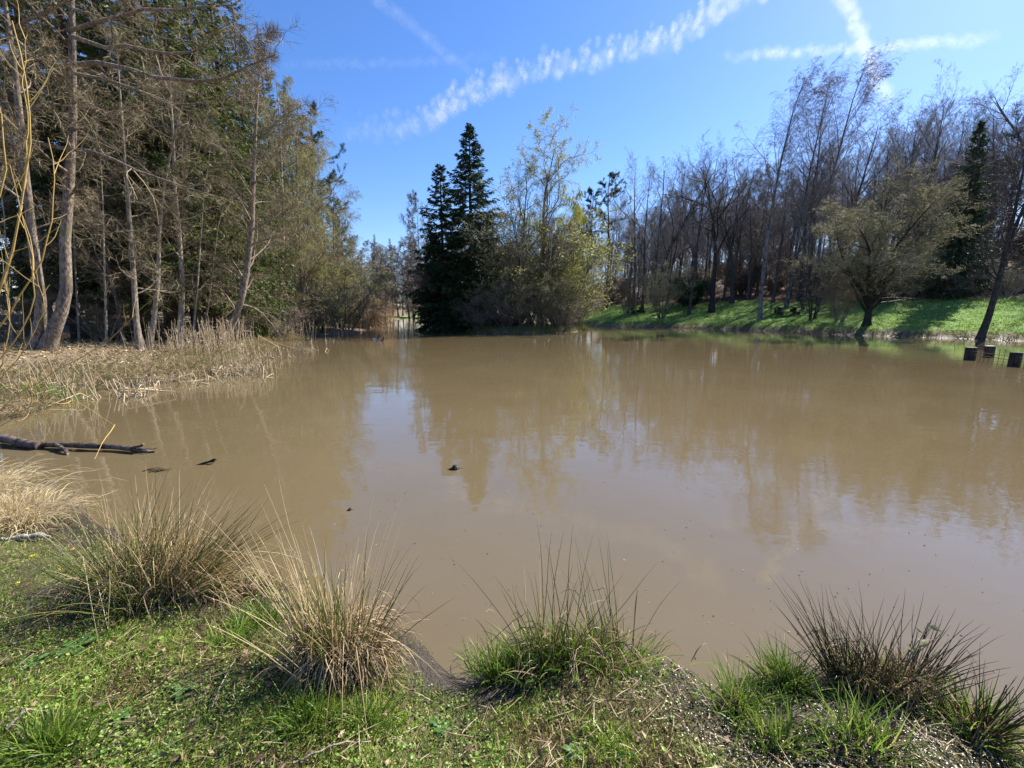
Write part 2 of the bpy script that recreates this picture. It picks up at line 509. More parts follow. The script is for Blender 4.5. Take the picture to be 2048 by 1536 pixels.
def spruce(seed, H, R0, Lmax, t0=.06, n=110, ntw=15, nfr=10, flen=.20, fw=.03, droop=.0, gap=.0, power=.75, twl=.34):
    rg = np.random.default_rng(seed)
    T, C = MB(), MB()
    tp = grow(rg, np.zeros((1, 3)), np.array([[0, 0, 1.]]), np.array([float(H)]), 18, .008, .05)
    rr = trunk_rad(R0, 19, .03, .4)
    tubes(T, tp, rr, 8)
    p, d, r, t, bi = spots(rg, tp, rr, n, t0, .985, 1.2)
    if gap:
        keep = rg.random(n) > gap
        p, d, r, t = p[keep], d[keep], r[keep], t[keep]
    s = (t - t0) / (1 - t0)
    L = Lmax * ((1 - s) ** power * .97 + .03) * rg.uniform(.62, 1.12, len(s))
    az = np.arange(len(s)) * 2.39996 + rg.normal(0, .35, len(s))
    el = np.radians(-14 - droop + 58 * s ** 1.6 + rg.normal(0, 6, len(s)))
    D = np.stack([np.cos(az) * np.cos(el), np.sin(az) * np.cos(el), np.sin(el)], 1)
    q = grow(rg, p, D, L, 6, .05, -.07, .14)
    lr = np.minimum(r * .42, .012 + L * .011)
    Rl = lr[:, None] * np.linspace(1, .2, 7)[None]
    tubes(T, q, Rl, 4)
    pp, dd, r2, t2, b2 = spots(rg, q, Rl, ntw, .12, 1.0)
    side = np.where(rg.random(len(pp)) < .5, 1., -1.)[:, None]
    hz = norm(np.cross(dd, np.array([0, 0, 1.]))) * side
    D2 = norm(dd * rg.uniform(.5, 1.0, (len(pp), 1)) + hz * rg.uniform(.4, 1.1, (len(pp), 1)) + np.array([0, 0, -.35]) + rg.normal(0, .12, (len(pp), 3)))
    L2 = np.maximum(L[b2] * twl * (1.1 - .7 * t2), .16) * rg.uniform(.6, 1.25, len(pp))
    q2 = grow(rg, pp, D2, L2, 3, .08, -.16, -.05)
    R2 = np.maximum(L2 * .010, .006)[:, None] * np.linspace(1, .4, 4)[None]
    ribbons(C, q2, R2, rg)
    p3, d3, r3, t3, b3 = spots(rg, q2, R2, nfr, .02, 1.0)
    D3 = norm(fork(rg, d3, 40, 14, .5) + np.array([0, 0, -.25]))
    tp_ = (.42 + .58 * np.clip((1 - s[b2][b3]) * 1.6, 0, 1))
    fronds(C, p3, D3, flen * tp_ * rg.uniform(.6, 1.35, len(p3)), fw * tp_ * rg.uniform(.7, 1.3, len(p3)), rg)
    # leading shoots along the top
    return T, C

def pine(seed, H, R0, bare=.55, spread=.24):
    rg = np.random.default_rng(seed)
    T, C = MB(), MB()
    tp = grow(rg, np.zeros((1, 3)), np.array([[0, 0, 1.]]), np.array([float(H)]), 16, .03, .06)
    rr = trunk_rad(R0, 17, .1, .4)
    tubes(T, tp, rr, 8)
    p, d, r, t, bi = spots(rg, tp, rr, 26, bare, 1.0)
    s = (t - bare) / (1 - bare)
    L = H * spread * (1.05 - .8 * s ** 1.6) * rg.uniform(.5, 1.15, len(s))
    q = grow(rg, p, fork(rg, d, 72, 12), L, 7, .13, .04, .12)
    R1 = (np.minimum(r * .5, .07))[:, None] * np.linspace(1, .25, 8)[None]
    tubes(T, q, R1, 5)
    pp, dd, r2, t2, b2 = spots(rg, q, R1, 8, .3, 1.0)
    L2 = np.maximum(L[b2] * .3, .4) * rg.uniform(.6, 1.2, len(pp))
    q2 = grow(rg, pp, fork(rg, dd, 45, 15), L2, 4, .14, .12, .12)
    R2 = np.full((len(pp), 5), .014)
    tubes(C, q2, R2, 3)
    p3, d3, r3, t3, b3 = spots(rg, q2, R2, 5, .35, 1.0)
    rep = 16
    p4, d4 = np.repeat(p3, rep, 0), np.repeat(d3, rep, 0)
    D4 = norm(d4 * .5 + rg.normal(0, .6, p4.shape) + np.array([0, 0, .22]))
    fronds(C, p4 + rg.normal(0, .07, p4.shape), D4, rg.uniform(.16, .32, len(p4)), .018, rg)
    return T, C

dome = lambda s: np.sqrt(np.clip(1 - (s * .93) ** 2, 0, 1)) * .9 + .12
cone = lambda s: (1 - s) * .9 + .15
egg = lambda s: np.sin(np.clip(s * .9 + .12, 0, 1) * np.pi) ** .7 * .9 + .15
KINDS = {}
def kind(key, TC, mats_t, mats_c, H):
    H = max(H * .6, float(np.quantile(np.concatenate([v[:, 2] for v in TC[1].v]), .9995)), float(np.max(TC[0].v[0][:, 2])))
    KINDS[key] = (TC[0].mesh(key + '_trunk', mats_t), TC[1].mesh(key + '_crown', mats_c), H)

for i in range(3):
    kind(f'beech{i}', bare_tree(10 + i, 26, .27, dict(n=17, t0=.30, len=.34, ang=44, var=12, wig=.12, up=.10, up2=.12, rr=.5, shape=dome),
         [dict(n=9, len=.42, ang=42, wig=.13, up=.06), dict(n=7, len=.45, ang=42, wig=.14, up=.05, K=3), dict(n=6, len=.55, ang=38, wig=.14, up=.04, K=2)], fine=.0072), M_BEECH, M_TW_BEECH, 26)
for i in range(2):
    kind(f'birch{i}', bare_tree(20 + i, 27, .21, dict(n=24, t0=.35, len=.24, ang=32, var=8, wig=.06, up=.08, up2=.02, rr=.45, shape=egg),
         [dict(n=10, len=.42, ang=36, wig=.08, up=.02, up2=-.1), dict(n=9, len=.55, ang=35, wig=.08, up=-.25, K=4), dict(n=6, len=.55, ang=25, wig=.06, up=-.28, K=3)], fine=.0062), bark('birch_bark%d' % i, (.07, .065, .06), (.24, .22, .21), 5), M_TW_BIRCH, 27)
kind('oak', bare_tree(31, 24, .42, dict(n=15, t0=.36, len=.40, ang=55, var=14, wig=.20, up=.10, up2=.10, rr=.6, shape=dome, K=9),
     [dict(n=9, len=.42, ang=48, wig=.20, up=.06, K=5), dict(n=7, len=.42, ang=45, wig=.2, up=.04, K=3), dict(n=6, len=.5, ang=40, wig=.2, K=2)], wig0=.07, fine=.008), M_OAK, M_TW_OAK, 24)
kind('oakb', bare_tree(33, 22, .36, dict(n=15, t0=.33, len=.42, ang=48, var=14, wig=.17, up=.12, up2=.12, rr=.6, shape=dome, K=9),
     [dict(n=9, len=.42, ang=46, wig=.18, up=.06, K=5), dict(n=7, len=.42, ang=45, wig=.18, up=.05, K=3), dict(n=6, len=.5, ang=40, wig=.18, K=2)], wig0=.06, fine=.007), M_BEECH, M_TW_BEECH, 22)
for i in range(2):
    kind(f'spruce{i}', spruce(40 + i, 27, .28, 3.6, .10, 150, 15, 9, .30, .040), M_SPRUCEB, M_SPRUCE, 27)
kind('isle_spruce', spruce(45, 18, .24, 3.9, .06, 210, 18, 13, .30, .050, droop=2, gap=.04, power=.80, twl=.40), M_SPRUCEB, M_SPRUCE_DK, 18)
kind('isle_spruce_thin', spruce(46, 15, .19, 3.2, .10, 170, 16, 12, .28, .046, droop=4, gap=.08, power=.8, twl=.40), M_SPRUCEB, M_SPRUCE_DK, 15)
kind('low_spruce', spruce(47, 9, .16, 3.2, .02, 140, 17, 12, .28, .048, droop=8, power=.6), M_SPRUCEB, M_SPRUCE_DK, 9)
kind('sapling_spruce', spruce(48, 3, .05, 1.0, .03, 60, 12, 8, .13, .02, droop=-4), M_SPRUCEB, M_SPRUCE, 3)
for i in range(2):
    kind(f'pine{i}', pine(50 + i, 24, .27, .55 - .1 * i, .2), M_PINEB, M_PINE, 24)
for i in range(2):
    kind(f'weeping_birch{i}', bare_tree(60 + i, 20, .19, dict(n=26, t0=.15, len=.26, ang=45, var=10, wig=.08, up=.06, up2=-.02, rr=.45, shape=egg),
         [dict(n=10, len=.42, ang=42, wig=.09, up=0, up2=-.15), dict(n=8, len=.6, ang=40, wig=.08, up=-.28, K=4), dict(n=5, len=.6, ang=22, wig=.05, up=-.3, K=3)], fine=.006,
         leaf=dict(n=3, size=.10, wid=.28, droop=1.2, ang=30, keep=.8)), M_POLE, [M_TW_WILLOW, M_CATKIN], 20)
for i in range(2):
    kind(f'alder{i}', bare_tree(70 + i, 15, .13, dict(n=24, t0=.12, len=.24, ang=62, var=14, wig=.11, up=.02, up2=.06, rr=.42, shape=egg),
         [dict(n=10, len=.42, ang=48, wig=.14, up=.03), dict(n=8, len=.45, ang=46, wig=.14, K=3), dict(n=5, len=.55, ang=40, wig=.14, K=2)], wig0=.05, fine=.0048,
         leaf=dict(n=2, size=.05, wid=.5, droop=.8, keep=.5)), M_ALDER, [M_TW_ALDER, M_CONE], 15)
for i in range(2):
    kind(f'pole{i}', bare_tree(80 + i, 13, .085, dict(n=22, t0=.10, len=.2, ang=58, var=14, wig=.12, up=.02, up2=.02, rr=.4, shape=egg),
         [dict(n=10, len=.48, ang=48, wig=.14), dict(n=7, len=.5, ang=44, wig=.14, K=3), dict(n=4, len=.6, ang=40, wig=.12, K=2)], wig0=.05, fine=.0045), M_POLE, M_TW_ALDER, 13)
for i in range(2):
    kind(f'brown{i}', bare_tree(90 + i, 16, .17, dict(n=26, t0=.08, len=.34, ang=48, var=12, wig=.12, up=.05, up2=.05, rr=.45, shape=dome),
         [dict(n=11, len=.42, ang=45, wig=.14), dict(n=9, len=.45, ang=44, wig=.14, K=3), dict(n=6, len=.55, ang=40, wig=.14, K=2)], fine=.014), M_BEECH, M_TW_BROWN, 16)

def stems_from(rg, n, H, spread, K=12, wig=.06, r=.25):
    a = np.arange(n) * 2 * np.pi / n + rg.normal(0, .4, n)
    o = np.stack([np.cos(a), np.sin(a), a * 0], 1)
    P0 = o * r * rg.uniform(.3, 1, (n, 1))
    return list(grow(rg, P0, norm(o * spread * rg.uniform(.5, 1.1, (n, 1)) + np.array([0, 0, 1.])), H * rg.uniform(.75, 1, n), K, wig, .03))
rgS = np.random.default_rng(5)
st = [np.array([[0, 0, -.2], [.02, 0, .5], [.03, 0, 1.1], [.0, .03, 2.0], [-.08, .08, 3.2], [-.15, .1, 5.5], [-.1, 0, 8], [.1, .1, 10.5], [0, 0, 12.5]])]
for a, e in ((.3, .48), (1.6, .36), (2.7, .52), (3.9, .32), (5.2, .44)):
    o = np.array([math.cos(a), math.sin(a), 0])
    st.append(grow(rgS, np.array([[0, 0, 1.7 + .3 * a / 3]]), norm(np.array([o * e + [0, 0, 1.]])), np.array([9.5]), 7, .09, .03)[0])
kind('sallow', bare_tree(101, 12.5, .20, dict(n=13, t0=.22, len=.42, ang=48, var=12, wig=.10, up=.04, up2=.02, rr=.5, shape=dome),
     [dict(n=13, len=.42, ang=46, wig=.13), dict(n=8, len=.46, ang=44, wig=.13, K=3), dict(n=6, len=.55, ang=40, wig=.12, K=2)], trunk_pts=st, stem_r=[.30, .15, .15, .17, .15, .16], fine=.0072,
     leaf=dict(n=2, size=.07, wid=.5, keep=.35)), M_OAK, [M_TW_SALLOW, M_BUD], 12.5)
for i in range(2):
    kind(f'corkscrew{i}', bare_tree(110 + i, 16, .22, dict(n=17, t0=.16, len=.46, ang=50, var=14, wig=.24, up=.16, up2=.14, rr=.6, shape=dome, K=12),
         [dict(n=11, len=.36, ang=42, wig=.28, up=.12, K=6), dict(n=8, len=.42, ang=40, wig=.24, up=.0, up2=-.2, K=4), dict(n=6, len=.6, ang=32, wig=.16, up=-.15, K=3)], wig0=.06, fine=.0075,
         leaf=dict(n=4, size=.075, wid=.32, droop=.8, keep=.55)), M_WILLOWB, [M_TW_WILLOW, M_WLEAF], 16)
kind('weeping_willow', bare_tree(115, 13, .2, dict(n=16, t0=.3, len=.34, ang=48, var=10, wig=.14, up=.10, up2=-.1, rr=.5, shape=egg, K=9),
     [dict(n=10, len=.42, ang=42, wig=.14, up=-.02, up2=-.2, K=5), dict(n=7, len=.9, ang=40, wig=.08, up=-.35, K=6), dict(n=4, len=.6, ang=20, wig=.05, up=-.3, K=3)], fine=.008,
     leaf=dict(n=8, size=.12, wid=.28, droop=1.5, ang=30)), M_WILLOWB, [M_TW_WILLOW, M_WLEAF], 13)
def bush(seed, H, n, spread, leaf, fine, wig=.1, nl=12, up2=-.03, r=.3):
    rg = np.random.default_rng(seed)
    return bare_tree(seed, H, .045, dict(n=nl, t0=.12, len=.36, ang=45, var=14, wig=wig, up=.02, up2=up2, rr=.6, shape=egg, K=5),
        [dict(n=8, len=.5, ang=44, wig=.14, K=3), dict(n=6, len=.6, ang=42, wig=.14, K=2)], trunk_pts=stems_from(rg, n, H, spread, 8, .09, r), fine=fine, leaf=leaf, tubsides=5)
kind('green_bush', bush(121, 5, 9, .6, dict(n=2, size=.085, wid=.5, keep=.6), .0065, nl=9), M_WILLOWB, [M_TW_SALLOW, M_SHLEAF], 5)
kind('olive_bush', bush(122, 5, 9, .75, dict(n=2, size=.08, wid=.5, keep=.55), .0065, nl=9), M_WILLOWB, [M_TW_SALLOW, M_BUD], 5)
kind('brown_bush', bush(123, 4, 10, .8, None, .007, nl=9), M_ALDER, M_TW_BROWN, 4)
kind('bare_bush', bush(124, 3.2, 9, .6, None, .0045), M_POLE, M_TW_ALDER, 3.2)
kind('beech_bush', bush(125, 3.4, 6, .5, dict(n=3, size=.12, wid=.55, keep=.8), .008), M_BEECH, [M_TW_BEECH, M_BEECHLEAF], 3.4)
kind('evergreen_bush', bush(126, 3.2, 9, .5, dict(n=6, size=.13, wid=.45), .008), M_OAK, [M_TW_OAK, M_SPRUCE_DK], 3.2)
kind('wand', bare_tree(130, 2.4, .012, dict(n=3, t0=.3, len=.25, ang=25, var=8, wig=.06, up=.05, rr=.6, shape=egg, K=5), [dict(n=3, len=.5, ang=30, wig=.1, K=2)], trunk_pts=stems_from(np.random.default_rng(3), 2, 2.4, .12, 8, .03, .12), fine=.006, tubsides=5), M_OAK, M_TW_OAK, 2.4)
kind('sprout', bush(127, 2.6, 4, .25, None, .009, nl=6, r=.15), M_OAK, M_TW_OAK, 2.6)

PART = {'bush': 'stems'}
RGP = np.random.default_rng(77)
def plant(key, x, y, H, name, label, cat, group=None, rz=None, wide=1.0, sink=.08, tilt=(0, 0)):
    tm, cm, H0 = KINDS[key]
    s = H / H0
    o = thing(name, (x, y, gz(x, y) - sink), label, cat, group, RGP.uniform(0, 6.28) if rz is None else rz, (s * wide, s * wide, s), tilt)
    shrub = 'bush' in name or 'shrub' in name
    obj('stems' if shrub else 'trunk', tm, o)
    obj('foliage' if shrub else 'crown', cm, o)
    return o
def plant_px(key, px, Y, top, *a, **kw):
    """A tree at depth Y whose top comes to photo column px, row top."""
    x = atY(px, top, Y)[0]
    H = max(atY(px, top, Y)[2] - gz(x, Y), 1.0)
    return plant(key, x, Y, H, *a, **kw)

# ------------------------------------------------------------------ contrails, high above
def contrail_material():
    k = NT('ice_trail'); p = k.pos()
    f = k.n('LayerWeight', ins={'Blend': .5}).outputs['Facing']
    face = k.math('POWER', k.math('SUBTRACT', 1.0, f), 1.6)
    n = k.ramp(k.noise(.024, 6, .72, p), [(.36, 0.0), (.68, 1.0)])
    o = k.n('Attribute', attribute_name='opacity').outputs['Fac']
    a = k.math('MULTIPLY', k.math('MULTIPLY', face, n), o)
    d = k.n('BsdfDiffuse', ins={'Color': (.85, .87, .9, 1)}); t = k.n('BsdfTranslucent', ins={'Color': (.85, .87, .9, 1)})
    w = k.n('MixShader', ins={0: .5, 1: d.outputs[0], 2: t.outputs[0]})
    s = k.n('MixShader', ins={0: a, 1: k.n('BsdfTransparent').outputs[0], 2: w.outputs[0]})
    return k.done(s.outputs[0])
M_TRAIL = contrail_material()
TRAIL_Z = 1500.0
def ball(mb, c, r, nu=14, nv=8, m=0):
    u = np.arange(nu) * 2 * np.pi / nu
    v = np.linspace(0, np.pi, nv)
    V = np.stack([np.sin(v)[:, None] * np.cos(u), np.sin(v)[:, None] * np.sin(u), np.cos(v)[:, None] * np.ones(nu)], -1) * np.asarray(r) + np.asarray(c)
    i = np.arange(nu * nv).reshape(nv, nu)
    mb.add(V, np.stack([i[:-1], i[1:], np.roll(i[1:], -1, 1), np.roll(i[:-1], -1, 1)], -1).reshape(-1, 4), m=m)
def contrail(pts, half, op, label, puffs=0, seed=1, fade=(1, 1)):
    """pts: photo pixels along the trail, half: half width in photo pixels, op: opacity of the thick part."""
    rg = np.random.default_rng(seed)
    P = np.array([at(x, y, TRAIL_Z) for x, y in pts])
    s = np.linspace(0, 1, len(P)); K = 60
    ss = np.linspace(0, 1, K)
    Q = np.stack([np.interp(ss, s, P[:, c]) for c in range(3)], 1)
    dist = np.linalg.norm(Q, axis=1)
    rad = half / F_PX * dist
    mb = MB()
    prof = np.clip(np.minimum(ss / .25, (1 - ss) / .25), 0, 1) ** .7
    ends = 1 - (1 - prof) * np.where(ss < .5, fade[0], fade[1])
    op_v = []
    for j in range(64):                     # a smooth trail: overlapping soft balls
        t = (j + .5) / 64
        c = np.array([np.interp(t, ss, Q[:, a]) for a in range(3)])
        r, e = np.interp(t, ss, rad), np.interp(t, ss, ends)
        rr = r * rg.uniform(.75, 1.05)
        ball(mb, c + rg.normal(0, .22, 3) * r, (rr, rr, rr))
        op_v.append(np.full(14 * 8, op * e * rg.uniform(.6, 1) * (.28 if puffs else 1)))
    for j in range(puffs):
        t = (j + rg.uniform(-.25, .25) + .5) / puffs
        c = np.array([np.interp(t, ss, Q[:, a]) for a in range(3)])
        r = np.interp(t, ss, rad)
        e = np.interp(t, ss, ends)
        for q in range(5):
            off = np.array([rg.normal(0, .4), rg.normal(0, .4), -.35 + .38 * q + rg.normal(0, .1)]) * r
            rr = r * rg.uniform(.34, .62) * (1 - .09 * q)
            ball(mb, c + off, (rr * rg.uniform(.8, 1.2), rr * rg.uniform(.8, 1.2), rr * 1.25))
            op_v.append(np.full(14 * 8, op * e * rg.uniform(.5, 1)))
    o = single('contrail', mb, M_TRAIL, label, 'contrail', 'contrails in the sky', kind='thing')
    a = o.data.attributes.new('opacity', 'FLOAT', 'POINT')
    a.data.foreach_set('value', np.concatenate(op_v).astype(np.float32))
    o.visible_shadow = True
    return o
contrail([(640, 272), (780, 262), (870, 240), (905, 205), (985, 172), (1080, 142), (1200, 118), (1320, 86), (1420, 40), (1500, -20), (1560, -70)], 19, .17,
         'broad curdled white contrail with a puffy upper edge, bending over the island trees', 52, 3, (1, 0))
contrail([(1668, -60), (1690, 0), (1732, 100), (1775, 205)], 11, .15, 'straight pale contrail falling steeply to the right wood', 0, 4, (0, .6))
contrail([(1440, 118), (1560, 106), (1720, 96), (1860, 86), (2010, 70)], 9, .17, 'thin white contrail lying nearly level above the tall birches', 0, 5, (1, 1))
contrail([(700, -50), (770, 10), (860, 82), (960, 160)], 10, .033, 'faint slanting contrail in the deep blue at the top of the sky', 0, 6, (0, 1))
contrail([(560, 128), (700, 128), (850, 124), (1020, 112)], 8, .035, 'faintest level contrail crossing below the slanting one', 0, 7)

# ------------------------------------------------------------------ island
G_ISL = 'trees on the island'
plant_px('isle_spruce', 938, 40.5, 248, 'spruce_tree', 'tallest dark spruce on the island with a pointed top', 'spruce', G_ISL, .5, 1.3)
plant_px('isle_spruce_thin', 880, 41.5, 322, 'spruce_tree', 'thinner dark spruce just beside the tallest spruce on the island', 'spruce', G_ISL, 2.2, 1.25)
plant_px('low_spruce', 872, 42.5, 470, 'spruce_tree', 'low broad spruce at the dark end of the island, boughs touching the water', 'spruce', G_ISL, 1.1, 1.0)
plant_px('low_spruce', 925, 38.5, 500, 'spruce_tree', 'squat dark spruce under the tallest spruce, on the island waterline', 'spruce', G_ISL, 3.0, 1.3)
plant_px('low_spruce', 985, 40.0, 520, 'spruce_tree', 'short shaded spruce between the tall spruce and the leafing willows', 'spruce', G_ISL, 4.4, 1.1)
plant_px('brown0', 842, 47.5, 385, 'bare_tree', 'thin bare tree leaning out from the dark end of the island', 'tree', G_ISL, 1.0, .7, tilt=(0, -.12))
plant_px('corkscrew0', 1085, 42.5, 212, 'willow_tree', 'tallest twisted willow on the island, yellow green leaf tips against the sky', 'willow', G_ISL, .6, 1.05)
plant_px('corkscrew1', 1030, 41.0, 312, 'willow_tree', 'lower twisted willow nearest the island spruces', 'willow', G_ISL, 2.4, .95)
plant_px('weeping_willow', 1146, 43.0, 368, 'willow_tree', 'bright yellow green weeping willow at the island end by the meadow', 'willow', G_ISL, 1.4, .55)
plant_px('corkscrew0', 1110, 40.0, 420, 'willow_tree', 'short budding willow in the middle of the island thicket', 'willow', G_ISL, 3.6, .9)
plant_px('pole0', 1092, 38.0, 330, 'bare_tree', 'slim pole stemmed bare tree before the willows on the island', 'tree', G_ISL, 2.0, .8)
plant_px('pole1', 1040, 37.2, 440, 'bare_tree', 'short slim bare tree in the middle of the island front', 'tree', G_ISL, 4.0, .8)
plant_px('brown1', 970, 43.5, 420, 'bare_tree', 'bare brown tree behind the short spruce on the island', 'tree', G_ISL, 3.3, .8)
G_BSH = 'bushes on the island'
for px, Y, top, key, lab in [
        (1010, 36.6, 560, 'brown_bush', 'dark brown bush at the middle of the island waterline'),
        (1065, 36.8, 545, 'olive_bush', 'olive budding bush at the island front below the twisted willows'),
        (1110, 38.5, 520, 'green_bush', 'fresh green bush below the weeping willow on the island'),
        (1132, 41.0, 560, 'olive_bush', 'olive bush at the meadow end of the island, twigs over the water'),
        (1158, 44.0, 590, 'olive_bush', 'lowest pale bush at the very end of the island'),
        (1045, 39.5, 500, 'green_bush', 'green leafing bush between the pole trees of the island'),
        (955, 36.6, 590, 'brown_bush', 'low brown bush at the foot of the squat spruce'),
        (1130, 37.5, 585, 'brown_bush', 'brown twiggy bush on the island beside the water under the green bush'),
        (1000, 42, 470, 'olive_bush', 'tall olive thicket behind the short shaded spruce'),
        (1075, 42, 400, 'olive_bush', 'tallest olive thicket in the heart of the island'),
        (1125, 42, 440, 'green_bush', 'tall yellow green thicket below the twisted willow limbs'),
        (1143, 44, 510, 'olive_bush', 'olive thicket under the weeping willow'),
        (1030, 45, 430, 'brown_bush', 'tall brown thicket behind the lower twisted willow'),
        (900, 43, 520, 'brown_bush', 'brown thicket among the dark island spruces'),
        (985, 38, 560, 'green_bush', 'dark green thicket beside the squat spruce')]:
    plant_px(key, px, Y, top, 'bush', lab, 'bush', G_BSH, None, 1.15)

# ------------------------------------------------------------------ left bank
def path_tree(name, stems_px, Y, r0, label, cat, group, limbs, subs, mats, limb_px=None, seed=1, leaf=None, fine=.004, z0=None):
    """A single tree whose stems follow the leaning paths seen in the photo, standing at depth Y."""
    rg = np.random.default_rng(seed)
    sp = []
    for pts, dy in stems_px:
        P = np.array([atY(x, y, Y + dy * i / (len(pts) - 1)) for i, (x, y) in enumerate(pts)])
        s = np.concatenate([[0], np.cumsum(np.linalg.norm(np.diff(P, axis=0), axis=1))]); ss = np.linspace(0, s[-1], 22)
        sp.append(np.stack([np.interp(ss, s, P[:, c]) for c in range(3)], 1))
    base = sp[0][0].copy()
    g = gz(base[0], base[1])
    for q in sp: q[0, 2] = min(q[0, 2], g - .15)
    base[2] = g - .1
    lp = None
    if limb_px:
        lp = [(np.array([atY(x, y, Y + dy * i / (len(pts) - 1)) for i, (x, y) in enumerate(pts)]) - base, r) for pts, dy, r in limb_px]
    T, C = bare_tree(seed, 1, r0, limbs, subs, trunk_pts=[q - base for q in sp], limb_pts=lp, fine=fine, leaf=leaf, tubsides=10)
    o = thing(name, base, label, cat, group)
    obj('trunk', T.mesh(name + '_trunk', mats[0]), o)
    obj('crown', C.mesh(name + '_crown', mats[1]), o)
    return o
G_LF = 'trees in front on the left bank'
SUB_A = [dict(n=11, len=.40, ang=46, wig=.17, up=.02, cap=1.5), dict(n=7, len=.42, ang=46, wig=.15, K=3), dict(n=5, len=.55, ang=42, wig=.14, K=2)]
CONES = dict(n=2, size=.035, wid=.45, droop=1.0, keep=.45)
path_tree('alder_tree', [([(88, 704), (118, 640), (133, 590), (130, 480), (139, 365), (146, 228), (144, 46), (138, -150), (125, -420)], .5),
                         ([(70, 704), (84, 620), (68, 501), (52, 365), (39, 228), (27, 114), (9, 0), (-40, -200)], -.4)], 13.2, .165,
          'thick twin stemmed alder on the left bank, long limbs reaching over the water', 'alder', G_LF,
          dict(n=16, t0=.30, len=.22, ang=66, var=14, wig=.12, up=0, up2=.08, rr=.35, shape=egg), SUB_A, [M_ALDER, [M_TW_ALDER, M_CONE]],
          [([(137, 132), (195, 126), (256, 137), (308, 154), (396, 167), (444, 157), (495, 130), (545, 110)], -1.2, .075),
           ([(144, 73), (212, 96), (253, 91), (308, 106), (345, 109), (393, 103), (430, 66), (480, 40)], -.8, .065),
           ([(148, 147), (219, 161), (273, 181), (328, 198), (369, 212), (430, 205), (490, 190)], 1.2, .055),
           ([(66, 284), (147, 301), (198, 304), (253, 331), (308, 359), (360, 372), (420, 385)], -.5, .065),
           ([(142, 60), (210, 40), (280, 20), (360, 25), (440, 18), (500, -10)], -1.5, .055),
           ([(40, 230), (90, 205), (160, 215), (230, 222), (300, 250)], 1.0, .045),
           ([(20, 60), (90, 20), (170, -20), (260, -40), (340, -90)], -.6, .05)], 201, CONES, .0038)
path_tree('alder_tree', [([(424, 704), (440, 690), (458, 660), (478, 619), (492, 554), (504, 451), (506, 376), (509, 307), (513, 212), (520, 137), (515, 45)], .6)], 19.0, .16,
          'slim alder leaning out over the water from a curved foot in reeds', 'alder', G_LF,
          dict(n=30, t0=.14, len=.22, ang=60, var=14, wig=.12, up=.02, up2=.06, rr=.42, shape=egg), SUB_A, [M_ALDER, [M_TW_ALDER, M_CONE]], None, 202, CONES, .0048)
SUB_P = [dict(n=8, len=.45, ang=48, wig=.15), dict(n=6, len=.5, ang=44, wig=.15, K=3), dict(n=3, len=.6, ang=40, wig=.12, K=2)]
LIMB_P = dict(n=22, t0=.16, len=.20, ang=60, var=16, wig=.13, up=.0, up2=.04, rr=.42, shape=egg)
path_tree('bare_tree', [([(281, 702), (272, 640), (268, 560), (259, 440), (250, 330), (240, 190), (232, 60)], .8)], 15.2, .10,
          'pale slender bare tree next to the thick twin alder on the bank', 'tree', G_LF, LIMB_P, SUB_P, [M_POLE, M_TW_ALDER], None, 203, None, .004)
path_tree('bare_tree', [([(298, 697), (308, 640), (317, 560), (318, 480), (325, 390), (345, 290), (372, 180)], 1.0)], 16.5, .09,
          'bare tree bent to one side with a forked top, second beyond the twin alder', 'tree', G_LF, LIMB_P, SUB_P, [M_POLE, M_TW_ALDER], None, 204, None, .0042)
path_tree('bare_tree', [([(360, 690), (362, 640), (365, 571), (358, 460), (350, 380), (346, 260), (338, 130)], .3)], 18.5, .12,
          'upright grey bare tree with a sunlit trunk among the left bank stems', 'tree', G_LF, LIMB_P, SUB_P, [M_POLE, M_TW_ALDER], None, 205, None, .0046)
for j, (px, py, dx, dpy, Y) in enumerate([(385, 690, 40, 420, 18), (405, 688, 55, 330, 19), (330, 694, 15, 360, 20), (214, 700, -15, 420, 16.5), (236, 690, 10, 300, 19), (160, 705, -25, 380, 17),
                                          (470, 690, 62, 320, 21.5), (545, 672, 20, 290, 28), (590, 668, -8, 250, 31), (25, 700, -30, 380, 16), (630, 662, 10, 200, 34), (350, 680, 28, 300, 23)]):
    path_tree('sapling_tree', [([(px, py), (px + dx * .3, py - dpy * .35), (px + dx * .55, py - dpy * .7), (px + dx, py - dpy)], .5)], Y, .045,
              'thin bare sapling pole among the front stems on the left bank', 'sapling', 'thin saplings along the left bank', dict(n=14, t0=.2, len=.2, ang=50, var=14, wig=.13, rr=.4, shape=egg),
              [dict(n=7, len=.5, ang=45, wig=.15), dict(n=5, len=.55, ang=42, wig=.13, K=2)], [M_POLE, M_TW_ALDER], None, 220 + j, None, .0048)

